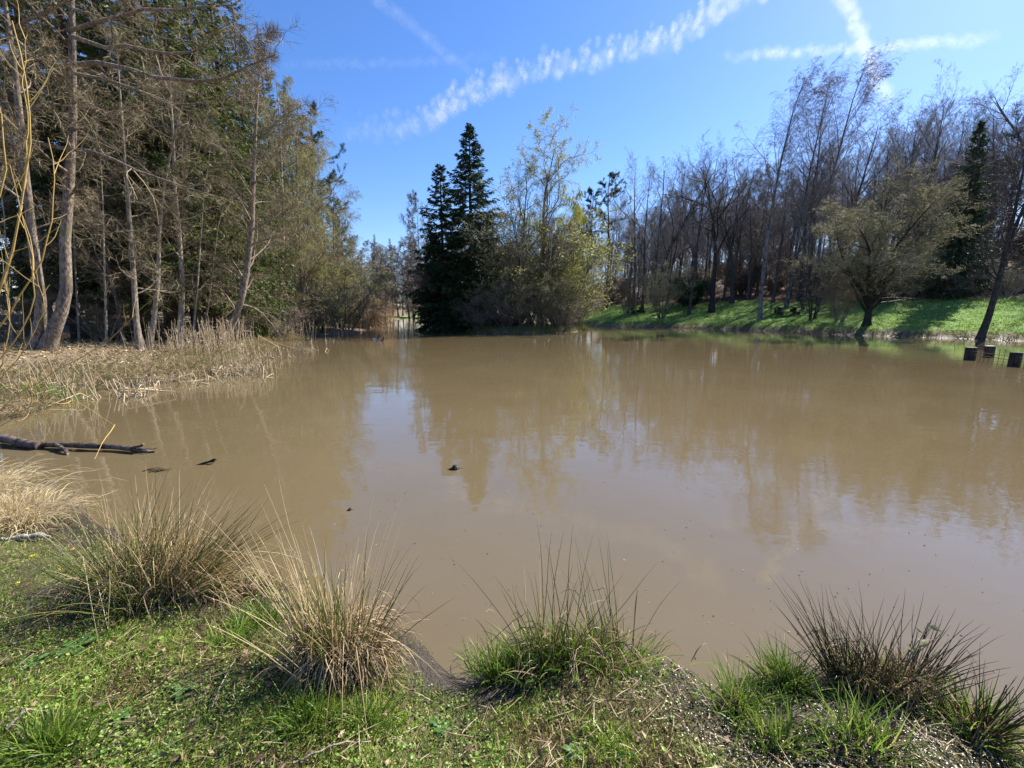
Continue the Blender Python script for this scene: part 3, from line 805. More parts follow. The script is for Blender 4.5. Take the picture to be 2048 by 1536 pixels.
G_L2 = 'evergreens and birches of the left wood'
for j, (key, px, Y, top, name, lab, cat, wide) in enumerate([
        ('weeping_birch0', 575, 33, 190, 'birch_tree', 'tall drooping birch hung with yellow catkins, nearest the leaning alder', 'birch', .95),
        ('weeping_birch1', 612, 38, 255, 'birch_tree', 'drooping catkin birch just under the pine at the wood edge', 'birch', .95),
        ('weeping_birch0', 655, 47, 345, 'birch_tree', 'lower drooping catkin birch near the end of the left wood', 'birch', 1.0),
        ('weeping_birch1', 690, 58, 430, 'birch_tree', 'last and lowest yellow catkin birch beside the far reed bed', 'birch', 1.0),
        ('weeping_birch1', 520, 30, 150, 'birch_tree', 'drooping birch directly behind the leaning alder', 'birch', .9),
        ('pine0', 600, 40, 215, 'pine_tree', 'pine with blue green tufts standing out against the sky at the wood edge', 'pine', 1.0),
        ('pine1', 628, 45, 300, 'pine_tree', 'shorter pine poking past the catkin birches', 'pine', 1.0),
        ('pine1', 672, 57, 400, 'pine_tree', 'distant pine near the end of the left wood', 'pine', 1.0),
        ('spruce0', 520, 38, 60, 'spruce_tree', 'tall spruce whose top stands free behind the leaning alder', 'spruce', 1.0),
        ('spruce1', 565, 44, 165, 'spruce_tree', 'spruce behind the tall drooping birch', 'spruce', 1.0)]):
    plant_px(key, px, Y, top, name, lab, cat, G_L2, None, wide)
rg = np.random.default_rng(9)
LAB_SP = 'dense dark green spruce, one of many alike filling the left wood'
for px, Y, top in [(455, 27, -60), (400, 24, -160), (335, 22, -260), (270, 20.5, -330), (205, 20, -380), (130, 20, -400), (50, 20, -420), (-40, 19, -420), (-140, 19, -400), (-260, 19, -380),
                   (430, 34, 10), (370, 31, -60), (300, 29, -120), (225, 28, -160), (150, 28, -180), (70, 28, -180), (-20, 28, -200), (480, 43, 60), (410, 42, 0), (340, 40, -30), (250, 38, -60), (160, 38, -90), (60, 38, -90),
                   (540, 54, 180), (600, 66, 280), (640, 72, 360), (670, 84, 420)]:
    plant_px(f'spruce{int(rg.integers(2))}', px, Y, top, 'spruce_tree', LAB_SP, 'spruce', 'spruces filling the left wood', None, rg.uniform(.95, 1.25))
for px, Y, top, k in [(505, 25, 560, 'sapling_spruce'), (520, 27, 530, 'sapling_spruce'), (545, 30, 575, 'sapling_spruce'), (225, 21, 560, 'sapling_spruce'), (165, 20, 600, 'sapling_spruce')]:
    plant_px(k, px, Y, top, 'young_spruce', 'small bright green young spruce at the foot of the left wood', 'young spruce', 'young spruces on the left bank')
for px, Y, top in [(235, 23, 200), (470, 26, 240), (385, 22, 260), (10, 18, 160), (185, 18, 300), (540, 31, 320), (560, 29, 400), (605, 33, 420), (640, 40, 450), (670, 45, 480)]:
    plant_px(f'alder{int(rg.integers(2))}', px, Y, top, 'alder_tree', 'thin twiggy bare alder standing before the spruces of the left wood', 'alder', 'thin alders before the spruces', None, 1.0)
G_LB = 'bare bushes along the left waterline'
for px, Y, top, key, lab in [
        (598, 31, 585, 'bare_bush', 'grey bare bush at the waterline beside the leaning alder'),
        (640, 33, 560, 'olive_bush', 'olive budding bush overhanging the water on the left bank'),
        (690, 36.5, 545, 'olive_bush', 'large rounded olive bush dipping into the water before the reed bed'),
        (720, 44, 560, 'brown_bush', 'brown dense bush joining the far reed bed'),
        (665, 38, 500, 'green_bush', 'pale leafing bush with yellowish buds above the rounded olive bush'),
        (555, 27, 600, 'brown_bush', 'low brown bush by the young spruces'),
        (440, 22.5, 590, 'bare_bush', 'bare bush behind the foot of the leaning alder'),
        (330, 20, 600, 'bare_bush', 'bare bush between the pale slender stems'),
        (200, 18, 590, 'bare_bush', 'bare bush behind the thick twin alder'),
        (20, 17, 570, 'bare_bush', 'bare bush at the outer side of the twin alder'),
        (700, 56, 500, 'olive_bush', 'tall yellowish budding bush at the far end of the left wood')]:
    plant_px(key, px, Y, top, 'bush', lab, 'bush', G_LB, None, 1.2)

# ------------------------------------------------------------------ far end of the pond
for px, Y, top in [(700, 92, 450), (722, 108, 470), (738, 116, 480), (765, 112, 500), (790, 118, 490), (812, 116, 480), (835, 114, 470), (860, 118, 480), (755, 128, 490), (800, 130, 500), (715, 98, 520), (745, 106, 540), (780, 108, 530),
                   (825, 109, 545), (690, 84, 500), (890, 120, 470), (930, 122, 480), (980, 118, 470)]:
    plant_px(f'brown{int(rg.integers(2))}', px, Y, top, 'bare_tree', 'brown bare tree in the distant wood closing the far end of the pond', 'tree', 'bare trees at the far end of the pond', None, 1.1)
for px, Y, top, lab in [(748, 124, 466, 'pointed dark spruce rising above the brown far trees'), (779, 128, 474, 'second smaller dark spruce top among the brown far trees'), (820, 120, 470, 'dark far spruce beside the shaded island end'),
                        (700, 104, 470, 'far spruce half hidden by the last catkin birch')]:
    plant_px('spruce1', px, Y, top, 'spruce_tree', lab, 'spruce', 'far spruces')

# ------------------------------------------------------------------ right meadow and wood
rg = np.random.default_rng(14)
for j in range(26):
    az, dd = R(-6 + 17 * (j + rg.random()) / 26), rg.uniform(74, 118)
    plant(['beech0', 'brown0', 'beech1', 'brown1'][j % 4], dd * math.sin(az), dd * math.cos(az), rg.uniform(13, 20), 'bare_tree', 'bare tree seen through the gaps behind the island', 'tree', 'bare trees behind the island', None, 1.0)
G_R = 'trees in front of the right wood'
for key, px, Y, top, name, lab, cat, wide in [
        ('pine0', 1222, 74, 330, 'pine_tree', 'tall dark pine standing above the bare trees beyond the island end', 'pine', 1.0),
        ('pine1', 1180, 72, 366, 'pine_tree', 'shorter dark pine half behind the weeping willow', 'pine', 1.0),
        ('beech0', 1283, 66, 303, 'bare_tree', 'narrow bare tree between the dark pine and the broad oak', 'tree', .9),
        ('oakb', 1330, 64, 306, 'oak_tree', 'broad crowned bare oak on the meadow edge beyond the smaller picnic table', 'oak', .9),
        ('beech1', 1375, 66, 320, 'bare_tree', 'bare tree just before the dark crooked oak', 'tree', .9),
        ('oak', 1456, 53, 222, 'oak_tree', 'dark crooked oak with heavy bent limbs on the meadow edge', 'oak', .85),
        ('oakb', 1492, 57, 290, 'oak_tree', 'slimmer dark oak right behind the crooked one', 'oak', .7),
        ('birch0', 1572, 45, 122, 'birch_tree', 'tall birch whose trunk stands beside the larger picnic table', 'birch', .95),
        ('birch1', 1625, 50, 150, 'birch_tree', 'second tall birch behind the larger picnic table', 'birch', .9),
        ('birch0', 1690, 54, 118, 'birch_tree', 'tall birch with a wind swept double top against the contrail', 'birch', 1.0),
        ('beech2', 1640, 46.5, 330, 'bare_tree', 'leaning dark trunk on the near side of the larger picnic table', 'tree', .8),
        ('beech0', 1725, 52, 205, 'bare_tree', 'bare tree rising directly behind the round sallow', 'tree', 1.0),
        ('beech1', 1805, 50, 200, 'bare_tree', 'bare beech with steep branches between sallow and dark spruce', 'beech', 1.0),
        ('beech2', 1865, 49, 215, 'bare_tree', 'bare beech close before the dark narrow spruce', 'beech', 1.0),
        ('beech0', 1925, 53, 225, 'bare_tree', 'tall bare beech behind the dark narrow spruce', 'beech', 1.0),
        ('beech1', 2000, 55, 205, 'bare_tree', 'tall bare beech above the leaning waterside tree', 'beech', 1.0),
        ('beech2', 2075, 57, 190, 'bare_tree', 'tall bare beech at the outer end of the right wood', 'beech', 1.0)]:
    plant_px(key, px, Y, top, name, lab, cat, G_R, None, wide * 1.15)
for j, px in enumerate([1300, 1350, 1400, 1490, 1520, 1575, 1640, 1700, 1760, 1820, 1880, 1945, 2010, 2080, 1325, 1540, 1610, 1735, 1840, 1900, 1975, 2040]):
    plant_px(f'beech{j % 3}', px, 58 + 5 * math.sin(j * 2.3) + (6 if j > 13 else 0), 330 - max(0, px - 1480) * .26 + 28 * math.sin(j * 1.7), 'bare_tree', 'bare tall tree filling the edge row of the right wood, much like the rest', 'tree', 'edge row of the right wood', None, 1.15)
plant_px('isle_spruce', 1966, 42, 238, 'spruce_tree', 'dark narrow spruce in shade on the upper edge of the right meadow', 'spruce', G_R, None, .85)
plant_px('sallow', 1782, 34.3, 318, 'sallow_tree', 'round budding sallow on the right shore, thick short trunk at the water', 'sallow', G_R, 1.1, 1.3, .05, (0, -.07))
path_tree('alder_tree', [([(1955, 690), (1975, 640), (1990, 590), (2003, 540), (2016, 480), (2030, 420), (2045, 350), (2062, 270)], 1.0)], 28.4, .20,
          'dark bare alder leaning at the water edge behind the cut posts', 'alder', G_R,
          dict(n=22, t0=.3, len=.3, ang=46, var=12, wig=.12, up=.06, up2=.06, rr=.45, shape=dome), [dict(n=9, len=.42, ang=42, wig=.13), dict(n=8, len=.45, ang=42, wig=.13, K=3), dict(n=5, len=.55, ang=40, wig=.12, K=2)],
          [M_OAK, M_TW_OAK], None, 240, None, .008)
for px, Y, top, key, wide, lab in [
        (1328, 52, 520, 'olive_bush', .8, 'small budding shrub on the meadow shore before the smaller picnic table'),
        (1376, 60, 552, 'evergreen_bush', 1.1, 'dark evergreen bush on the meadow edge by the crooked oak'),
        (1640, 40, 520, 'sprout', .9, 'bare many stemmed shrub on the shore below the larger picnic table'),
        (1692, 37, 530, 'bare_bush', .8, 'thin grey shrub on the shore next to the round sallow'),
        (1262, 58, 540, 'bare_bush', 1.0, 'thin bare shrub near the smaller picnic table'),
        (1800, 44, 500, 'olive_bush', 1.2, 'shaded olive bush behind the round sallow'),
        (1860, 44, 520, 'brown_bush', 1.2, 'brown bush beside the dark narrow spruce'),
        (1930, 41, 530, 'brown_bush', 1.1, 'brown bush at the foot of the dark narrow spruce'),
        (1760, 46, 540, 'brown_bush', 1.3, 'brown thicket on the wood edge behind the sallow')]:
    plant_px(key, px, Y, top, 'bush', lab, 'bush', 'bushes round the right meadow', None, wide)
for px, Y, h in [(1852, 31.5, 1.6), (1880, 31.2, 1.9), (1898, 31, 1.5), (1918, 30.4, 1.9), (1940, 30, 2.0), (1985, 28.6, 1.9), (2015, 28.2, 1.7), (2035, 28, 1.6), (1240, 49.5, 2.6), (1253, 49.6, 3.0), (1438, 45.5, 2.0), (1660, 38.5, 2.4), (1610, 41, 2.0), (1790, 34, 1.8)]:
    x = atY(px, 640, Y)[0]
    plant('wand', x, Y, h, 'sprout', 'thin bare shoots standing on the right shore', 'bare shoots', 'bare shoots along the right shore', None, .6)
rg = np.random.default_rng(21)
n = 0
LAB_B = 'slender bare tree deep in the wood behind the right meadow, like its neighbours'
pts = []
while n < 225:
    az = rg.uniform(4, 58); dd = 62 + 110 * rg.random() ** .8
    x, y = dd * math.sin(R(az)), dd * math.cos(R(az))
    z, land, zn = terrain(x, y, True)
    if zn['forest'][0] < .9 or any((x - a) ** 2 + (y - b) ** 2 < 12 for a, b in pts): continue
    pts.append((x, y)); n += 1
    k = rg.choice(['beech0', 'beech1', 'beech2', 'oakb', 'brown0'], p=[.22, .22, .20, .06, .30])
    plant(str(k), x, y, rg.uniform(19, 26) * (.72 if k == 'brown0' else 1) , 'bare_tree', LAB_B, 'tree', 'bare trees of the right wood', None, rg.uniform(.75, 1.0))
for j in range(70):
    for _ in range(40):
        az = rg.uniform(7, 54); dd = rg.uniform(50, 110)
        x, y = dd * math.sin(R(az)), dd * math.cos(R(az))
        if terrain(x, y, True)[2]['forest'][0] > .8: break
    k = ['beech_bush', 'brown_bush', 'bare_bush', 'bare_bush'][j % 4]
    plant(k, x, y, rg.uniform(2.5, 6.5), 'undergrowth_bush', ['young beech keeping rust brown leaves under the right wood', 'brown twiggy undergrowth under the right wood', '', 'grey leafless undergrowth under the right wood'][max(j % 4, 0) if j % 4 != 2 else 3],
          'bush', 'undergrowth of the right wood', None, 1.1)

# ------------------------------------------------------------------ picnic furniture
def boxes(mb, c, s, rz=0, m=0, rg=None):
    """A box with slightly chamfered long look: centre c, size s."""
    x, y, z = np.array(s) / 2
    b = min(x, y, z) * .18
    V = []
    for sz in (-1, 1):
        for k, (ix, iy, iz) in enumerate(((x - b, y - b, z), (x, y, z - b))):
            pass
    ring = lambda X, Y, Zv: [(-X, -Y, Zv), (X, -Y, Zv), (X, Y, Zv), (-X, Y, Zv)]
    V = ring(x - b, y - b, -z) + ring(x, y, -z + b) + ring(x, y, z - b) + ring(x - b, y - b, z)
    V = np.array(V)
    ca, sa = math.cos(rz), math.sin(rz)
    V = np.stack([V[:, 0] * ca - V[:, 1] * sa, V[:, 0] * sa + V[:, 1] * ca, V[:, 2]], 1) + np.array(c)
    q = [(3, 2, 1, 0), (12, 13, 14, 15)]
    for l in range(3):
        for i in range(4):
            q.append((l * 4 + i, l * 4 + (i + 1) % 4, l * 4 + 4 + (i + 1) % 4, l * 4 + 4 + i))
    mb.add(V, q, m=m, smooth=False)
M_PLANK = bark('weathered_planks', (.035, .028, .022), (.085, .068, .052), 16, .8)
def picnic(px, Y, L, rz, label, blabels):
    x = atY(px, 610, Y)[0]; z = gz(x, Y)
    t = thing('picnic_table', (x, Y, z), label, 'picnic table', 'picnic tables', rz)
    mb = MB()
    for k in (-1, 0, 1): boxes(mb, (0, k * .27, .76), (L, .25, .06))
    obj('table_top', mb.mesh('table_top', M_PLANK), t)
    for s in (-1, 1):
        mb = MB(); boxes(mb, (s * L * .32, 0, .35), (.22, .5, .76)); boxes(mb, (s * L * .32, 0, .69), (.24, .74, .075))
        obj('leg', mb.mesh('leg', M_PLANK), t)
    for s, bl in zip((-1, 1), blabels):
        ca, sa = math.cos(rz), math.sin(rz)
        bx, by = x - sa * s * 1.0, Y + ca * s * 1.0
        b = thing('bench', (bx, by, gz(bx, by)), bl, 'bench', 'benches at the picnic tables', rz)
        mb = MB()
        for k in (-1, 1): boxes(mb, (0, k * .11, .45), (L, .2, .06))
        obj('seat', mb.mesh('seat', M_PLANK), b)
        for s2 in (-1, 1):
            mb = MB(); boxes(mb, (s2 * L * .34, 0, .19), (.2, .34, .46))
            obj('leg', mb.mesh('leg', M_PLANK), b)
picnic(1575, 46.0, 2.3, -.25, 'larger dark wooden picnic table beside the tall birch on the meadow', ('backless wooden bench on the pond side of the larger picnic table', 'backless wooden bench on the wood side of the larger picnic table'))
picnic(1273, 58.0, 1.9, .1, 'smaller dark picnic table far off beyond the end of the island', ('backless bench on the pond side of the smaller picnic table', 'backless bench on the wood side of the smaller picnic table'))

# ------------------------------------------------------------------ cut posts with a wire fence in the water
M_POST = bark('wet_dark_post', (.018, .014, .012), (.085, .066, .052), 16, .6, moss=(.045, .055, .02))
def cut_material():
    k = NT('cut_wood'); p = k.pos()
    w = k.n('TexWave', wave_type='RINGS', rings_direction='Z', ins={'Vector': p, 'Scale': 14.0, 'Distortion': 2.0, 'Detail': 2.0}).outputs['Fac']
    c = k.mix(w, (.26, .21, .16), (.42, .35, .27))
    return k.done(k.n('BsdfPrincipled', ins={'Base Color': c, 'Roughness': .85}).outputs[0])
M_CUT = cut_material()
M_RUST = bark('rusty_wire', (.10, .055, .03), (.22, .14, .09), 30, .7)
def lathe(mb, prof, sides=18, m=0, rg=None, jit=.0):
    a = np.arange(sides) * 2 * np.pi / sides
    j = 1 + (rg.normal(0, jit, sides) if rg is not None else 0)
    V = np.array([[(r * j[i] if rg is not None else r) * np.cos(a[i]), (r * j[i] if rg is not None else r) * np.sin(a[i]), z] for r, z in prof for i in range(sides)])
    idx = np.arange(len(V)).reshape(len(prof), sides)
    mb.add(V, np.stack([idx[:-1], np.roll(idx[:-1], -1, 1), np.roll(idx[1:], -1, 1), idx[1:]], -1).reshape(-1, 4), m=m)
rg = np.random.default_rng(4)
POSTS = []
for (px, py, ptop, wpx, lab) in [(1939, 719, 695, 22, 'dark cut post in the water standing apart toward the open pond'), (1977, 714, 692, 20, 'dark cut post behind the other two, closest to the leaning alder'),
                                 (2028, 732, 705, 24, 'dark cut post with pale top nearest the viewer, beside the wire rods')]:
    b = at(px, py, 0); rr = wpx / F_PX * b[1] / 2 * .74
    h = atY(px, ptop, b[1])[2]
    t = thing('cut_post', (b[0], b[1], 0), lab, 'post', 'cut posts in the water', tilt=(rg.normal(0, .02), rg.normal(0, .03)))
    mb = MB(); lathe(mb, [(rr * .92, -.7), (rr * .97, -.2), (rr, .1), (rr * 1.01, h - .03), (rr * .97, h)], 26, 0, rg, .045)
    obj('post_shaft', mb.mesh('post_shaft', M_POST), t)
    mb = MB(); lathe(mb, [(rr * .975, h - .012), (rr * .96, h + .008), (rr * .5, h + .013), (.001, h + .012)], 18)
    obj('cut_top', mb.mesh('cut_top', M_CUT), t)
    POSTS.append((b, h))
def segs(mb, A, B, r, sides=5, m=0):
    A, B = np.atleast_2d(A), np.atleast_2d(B)
    tubes(mb, np.stack([A, (A + B) / 2, B], 1), np.full((len(A), 3), r), sides, m)
a0, c0 = POSTS[0][0], POSTS[2][0]
e0 = c0 + (c0 - a0) * .8
t = thing('wire_fence', (a0[0], a0[1] + .25, 0), 'low rusty wire fence of thin rods linking the cut posts', 'wire fence')
rail, rods = MB(), MB()
dv = (e0 - a0)
for zz in (.22, .34): segs(rail, [[0, 0, zz]], [[dv[0], dv[1], zz - .03]], .010)
u = np.linspace(.06, .98, 17)
segs(rods, np.stack([u * dv[0], u * dv[1], u * 0 - .3], 1), np.stack([u * dv[0] + rg.normal(0, .02, 17), u * dv[1], .38 + rg.uniform(-.06, .22, 17)], 1), .008)
obj('rail', rail.mesh('rail', M_RUST), t); obj('rods', rods.mesh('rods', M_RUST), t)

# ------------------------------------------------------------------ ducks
def plain(name, c, rough=.7, spec=.2, c2=None, scale=8):
    k = NT(name)
    col = c + (1,)
    if c2 is not None: col = k.mix(k.noise(scale, 4, .65, k.pos()), c, c2)
    return k.done(k.n('BsdfPrincipled', ins={'Base Color': col, 'Roughness': rough, 'Specular IOR Level': spec}).outputs[0])
M_DHEAD, M_DBACK, M_DFLANK, M_BILL = plain('duck_dark_green', (.012, .022, .016)), plain('duck_brown', (.06, .045, .035), c2=(.13, .10, .08), scale=25), plain('duck_pale_flank', (.62, .60, .56), c2=(.75, .73, .70), scale=20), plain('duck_bill', (.35, .25, .04))
def duck(px, py, rz, label):
    b = at(px, py, 0)
    rings = [(-.30, .085, .008, .006), (-.25, .075, .04, .02), (-.18, .055, .085, .055), (-.08, .045, .115, .085), (.03, .045, .12, .09), (.12, .055, .105, .085), (.18, .085, .075, .07), (.205, .14, .045, .05), (.215, .19, .036, .042),
             (.225, .235, .042, .045), (.245, .26, .045, .04), (.28, .262, .036, .032), (.305, .255, .018, .016), (.33, .245, .02, .009), (.36, .238, .018, .006), (.372, .235, .006, .003)]
    mb = MB(); ns = 14
    a = np.arange(ns) * 2 * np.pi / ns
    V = np.array([[x + (-.02 * math.sin(t) if .15 < x < .23 else 0), w * math.cos(t), z + h * math.sin(t)] for x, z, w, h in rings for t in a])
    idx = np.arange(len(V)).reshape(len(rings), ns)
    q = np.stack([idx[:-1], np.roll(idx[:-1], -1, 1), np.roll(idx[1:], -1, 1), idx[1:]], -1)
    mb.add(V)
    for r in range(len(rings) - 1):
        for i in range(ns):
            up = math.sin(a[i] + np.pi / ns)
            m = 3 if r >= 12 else 0 if r >= 7 else 1 if (r >= 5 or up > .55 or r < 2) else 2
            mb.q.append((q[r, i][None], m, True))
    single('duck', mb, [M_DHEAD, M_DBACK, M_DFLANK, M_BILL], label, 'duck', 'two swimming ducks', (b[0], b[1], -.01)).rotation_euler.z = rz
duck(750, 679, R(15), 'dark duck swimming behind, farther from the open water')
duck(761, 682.5, R(-15), 'pale flanked duck swimming just ahead of the darker one')

# ------------------------------------------------------------------ sunken log, stubs and floating bits
M_LOG = bark('wet_log', (.035, .026, .020), (.26, .20, .15), 16, .55)
M_DARK = bark('waterlogged_wood', (.012, .010, .009), (.04, .032, .026), 20, .35)
M_SPECK = plain('pale_speckles', (.45, .42, .33))
def pathtube(mb, pts, rads, sides=10, K=14, m=0, jit=.0, rg=None):
    P, r = np.array(pts, float), np.array(rads, float)
    s = np.concatenate([[0], np.cumsum(np.linalg.norm(np.diff(P, axis=0), axis=1))]); ss = np.linspace(0, s[-1], K)
    Q = np.stack([np.interp(ss, s, P[:, c]) for c in range(3)], 1); rr = np.interp(ss, s, r)
    if rg is not None: Q += rg.normal(0, jit, Q.shape); rr = rr * (1 + rg.normal(0, .06, K))
    tubes(mb, Q[None], rr[None], sides, m, cap=True)
rg = np.random.default_rng(8)
def wpt(px, py, z=0.0): return at(px, py, z)
b0 = wpt(80, 890)
t = thing('fallen_log', (b0[0], b0[1], 0), 'weathered log lying half sunk in the cove with a broken forked end', 'log')
mb = MB(); pathtube(mb, [wpt(-150, 848, .12) - b0, wpt(-60, 862, .12) - b0, wpt(0, 875, .09) - b0, wpt(80, 893, .03) - b0], [.072, .068, .064, .056], 12, 12, 0, .008, rg)
obj('thick_end', mb.mesh('thick_end', M_LOG), t)
mb = MB(); pathtube(mb, [wpt(60, 889, .04) - b0, wpt(130, 890, .06) - b0, wpt(220, 893, .06) - b0, wpt(290, 902, .02) - b0, wpt(330, 912, -.05) - b0], [.038, .040, .038, .034, .02], 10, 14, 0, .006, rg)
obj('thin_end', mb.mesh('thin_end', M_LOG), t)
for pts_, r_ in (([(112, 888, .07), (128, 898, .05), (137, 910, .0), (139, 915, -.05)], .026), ([(255, 895, .06), (278, 893, .09), (287, 888, .12)], .018), ([(275, 898, .05), (300, 898, .06), (312, 897, .05)], .008)):
    mb = MB(); pathtube(mb, [wpt(*q) - b0 for q in pts_], [r_] + [r_ * .85] * (len(pts_) - 1), 7, 8, 0, .004, rg)
    obj('branch_stub', mb.mesh('branch_stub', M_LOG), t)
def stub(px, py, size, label, specks):
    b = wpt(px, py)
    mb = MB()
    lathe(mb, [(size * .9, -.12), (size * 1.0, -.02), (size * .95, size * .5), (size * .7, size * 1.0), (size * .3, size * 1.25), (.001, size * 1.28)], 14, 0, rg, .10)
    for q in range(specks):
        a = rg.uniform(-1.2, 1.0); e = rg.uniform(.2, 1.2)
        c = np.array([math.cos(a) * math.cos(e), math.sin(a) * math.cos(e), math.sin(e)]) * size * .98
        ball(mb, c + [0, 0, size * .15], (size * .13, size * .13, size * .09), 7, 5, 1)
    pathtube(mb, [(-size * .8, -.0, .0), (-size * 2.2, -.02, -.012), (-size * 3.6, -.05, -.05)], [size * .5, size * .35, size * .2], 7, 6, 0)
    pathtube(mb, [(size * .6, 0, size * .35), (size * 1.5, .01, size * .2), (size * 2.2, .02, size * .02)], [size * .1, size * .06, size * .04], 5, 5, 0)
    single('wood_stub', mb, [M_DARK, M_SPECK], label, 'wood stub', None, (b[0], b[1], 0))
stub(910, 938, .042, 'dark knobbly stub with pale speckles poking up in mid pond', 22)
stub(700, 1020, .018, 'small dark bit of wood barely showing near the sunlit rush stems', 4)
b = wpt(300, 942); mb = MB()
for q in range(7):
    p0 = np.array([rg.normal(0, .06), rg.normal(0, .03), .004])
    pathtube(mb, [p0, p0 + [.05, .03, .01], p0 + [rg.uniform(.09, .16), rg.uniform(.02, .08), .006]], [.005, .004, .002], 5, 5, 0)
single('floating_twigs', mb, M_DARK, 'little raft of dark twigs floating above the big rush clump', 'twigs', None, (b[0], b[1], 0))
b = wpt(385, 930); mb = MB()
pathtube(mb, [(0, 0, -.02), (.10, .02, .01), (.2, .05, .03), (.235, .06, .035)], [.008, .012, .016, .022], 8, 9, 0, .002, rg); pathtube(mb, [(.2, .05, .04), (.24, .05, .055), (.27, .05, .05)], [.012, .014, .006], 6, 5, 0)
single('drift_branch', mb, M_DARK, 'dark branch tip breaking the water beyond the submerged log end', 'branch', None, (b[0], b[1], 0))

px_, py_ = rg.uniform(-100, 2100, 420), 700 + 640 * rg.random(420) ** .8
pp_ = np.array([at(a_, b_, .004) for a_, b_ in zip(px_, py_)])
k_ = terrain(pp_[:, 0], pp_[:, 1], True)[1] < -.05
pp_ = pp_[k_]; a_ = rg.uniform(0, 6.28, len(pp_))
mb = MB(); leaves(mb, pp_, np.stack([np.cos(a_), np.sin(a_), a_ * 0], 1), .016, rg, 0, .45)
single('floating_debris', mb, leafm('floating_bits', [(0, (.08, .06, .04)), (1, (.38, .32, .22))], .1, .6, .3), None, None, None, None, 'stuff')
# ------------------------------------------------------------------ osier, reeds and shoots of the left cove
M_OSIER = twigs('osier_bark', (.30, .19, .05), (.52, .37, .13))
M_STRAW = leafm('reed_straw', [(0, (.26, .19, .11)), (.6, (.46, .37, .24)), (1, (.66, .57, .42))], .2, .6, .3)
M_REED = leafm('reed_tan', [(0, (.22, .15, .085)), (1, (.48, .35, .21))], .25, .6, .3)
M_IRIS = leafm('iris_green', [(0, (.09, .20, .03)), (1, (.24, .40, .07))], .45, .45, .4)
rg = np.random.default_rng(12)
OS = [([(-90, 900), (-20, 640), (20, 520), (45, 400), (58, 300), (58, 200), (42, 110), (22, 40)], .022), ([(-90, 900), (-40, 700), (30, 610), (85, 520), (105, 430), (108, 340), (97, 275)], .017),
      ([(-90, 900), (-30, 760), (30, 680), (75, 600), (62, 500), (40, 420), (20, 330)], .013), ([(-100, 900), (-60, 600), (-10, 420), (10, 330), (5, 250), (-20, 120)], .018),
      ([(-70, 900), (20, 800), (110, 745), (220, 680), (300, 600)], .010), ([(-70, 900), (10, 845), (100, 790), (190, 735), (250, 690)], .009), ([(-70, 900), (-10, 770), (50, 700), (90, 620), (70, 540)], .010),
      ([(48, 380), (56, 240), (45, 150), (52, 70)], .011), ([(-80, 900), (10, 835), (70, 810), (150, 800), (230, 850)], .006), ([(-90, 900), (0, 740), (20, 650), (10, 560), (35, 480)], .012)]
b0 = atY(-90, 900, 4.9); b0[2] = gz(b0[0], b0[1])
t = thing('osier_shrub', b0, 'osier with bright orange yellow arching shoots at the cove edge', 'willow shrub')
mb, tw = MB(), MB()
allp = []
for j, (pts_, r_) in enumerate(OS):
    Q = np.array([atY(x, y, 4.9 + .5 * math.sin(j * 2.1) * i / len(pts_)) for i, (x, y) in enumerate(pts_)]) - b0
    m1 = MB(); pathtube(m1, Q, np.linspace(r_, r_ * .35, len(Q)) * .66, 7, 18, 0, .006, rg); obj('shoot', m1.mesh('shoot', M_OSIER), t)
    s = np.linspace(0, 1, len(Q)); ss = np.linspace(0, 1, 12)
    allp.append(np.stack([np.interp(ss, s, Q[:, c]) for c in range(3)], 1))
allp = np.array(allp)
p, d, r, t_, bi = spots(rg, allp, np.full(allp.shape[:2], .008), 5, .3, 1.0)
q = grow(rg, p, fork(rg, d, 38, 10), rg.uniform(.15, .75, len(p)), 5, .10, .12, .15)
for i in range(len(q)):
    m1 = MB(); tubes(m1, q[i:i + 1], np.linspace(.0045, .0018, 6)[None], 5); obj('side_twig', m1.mesh('side_twig', M_OSIER), t)

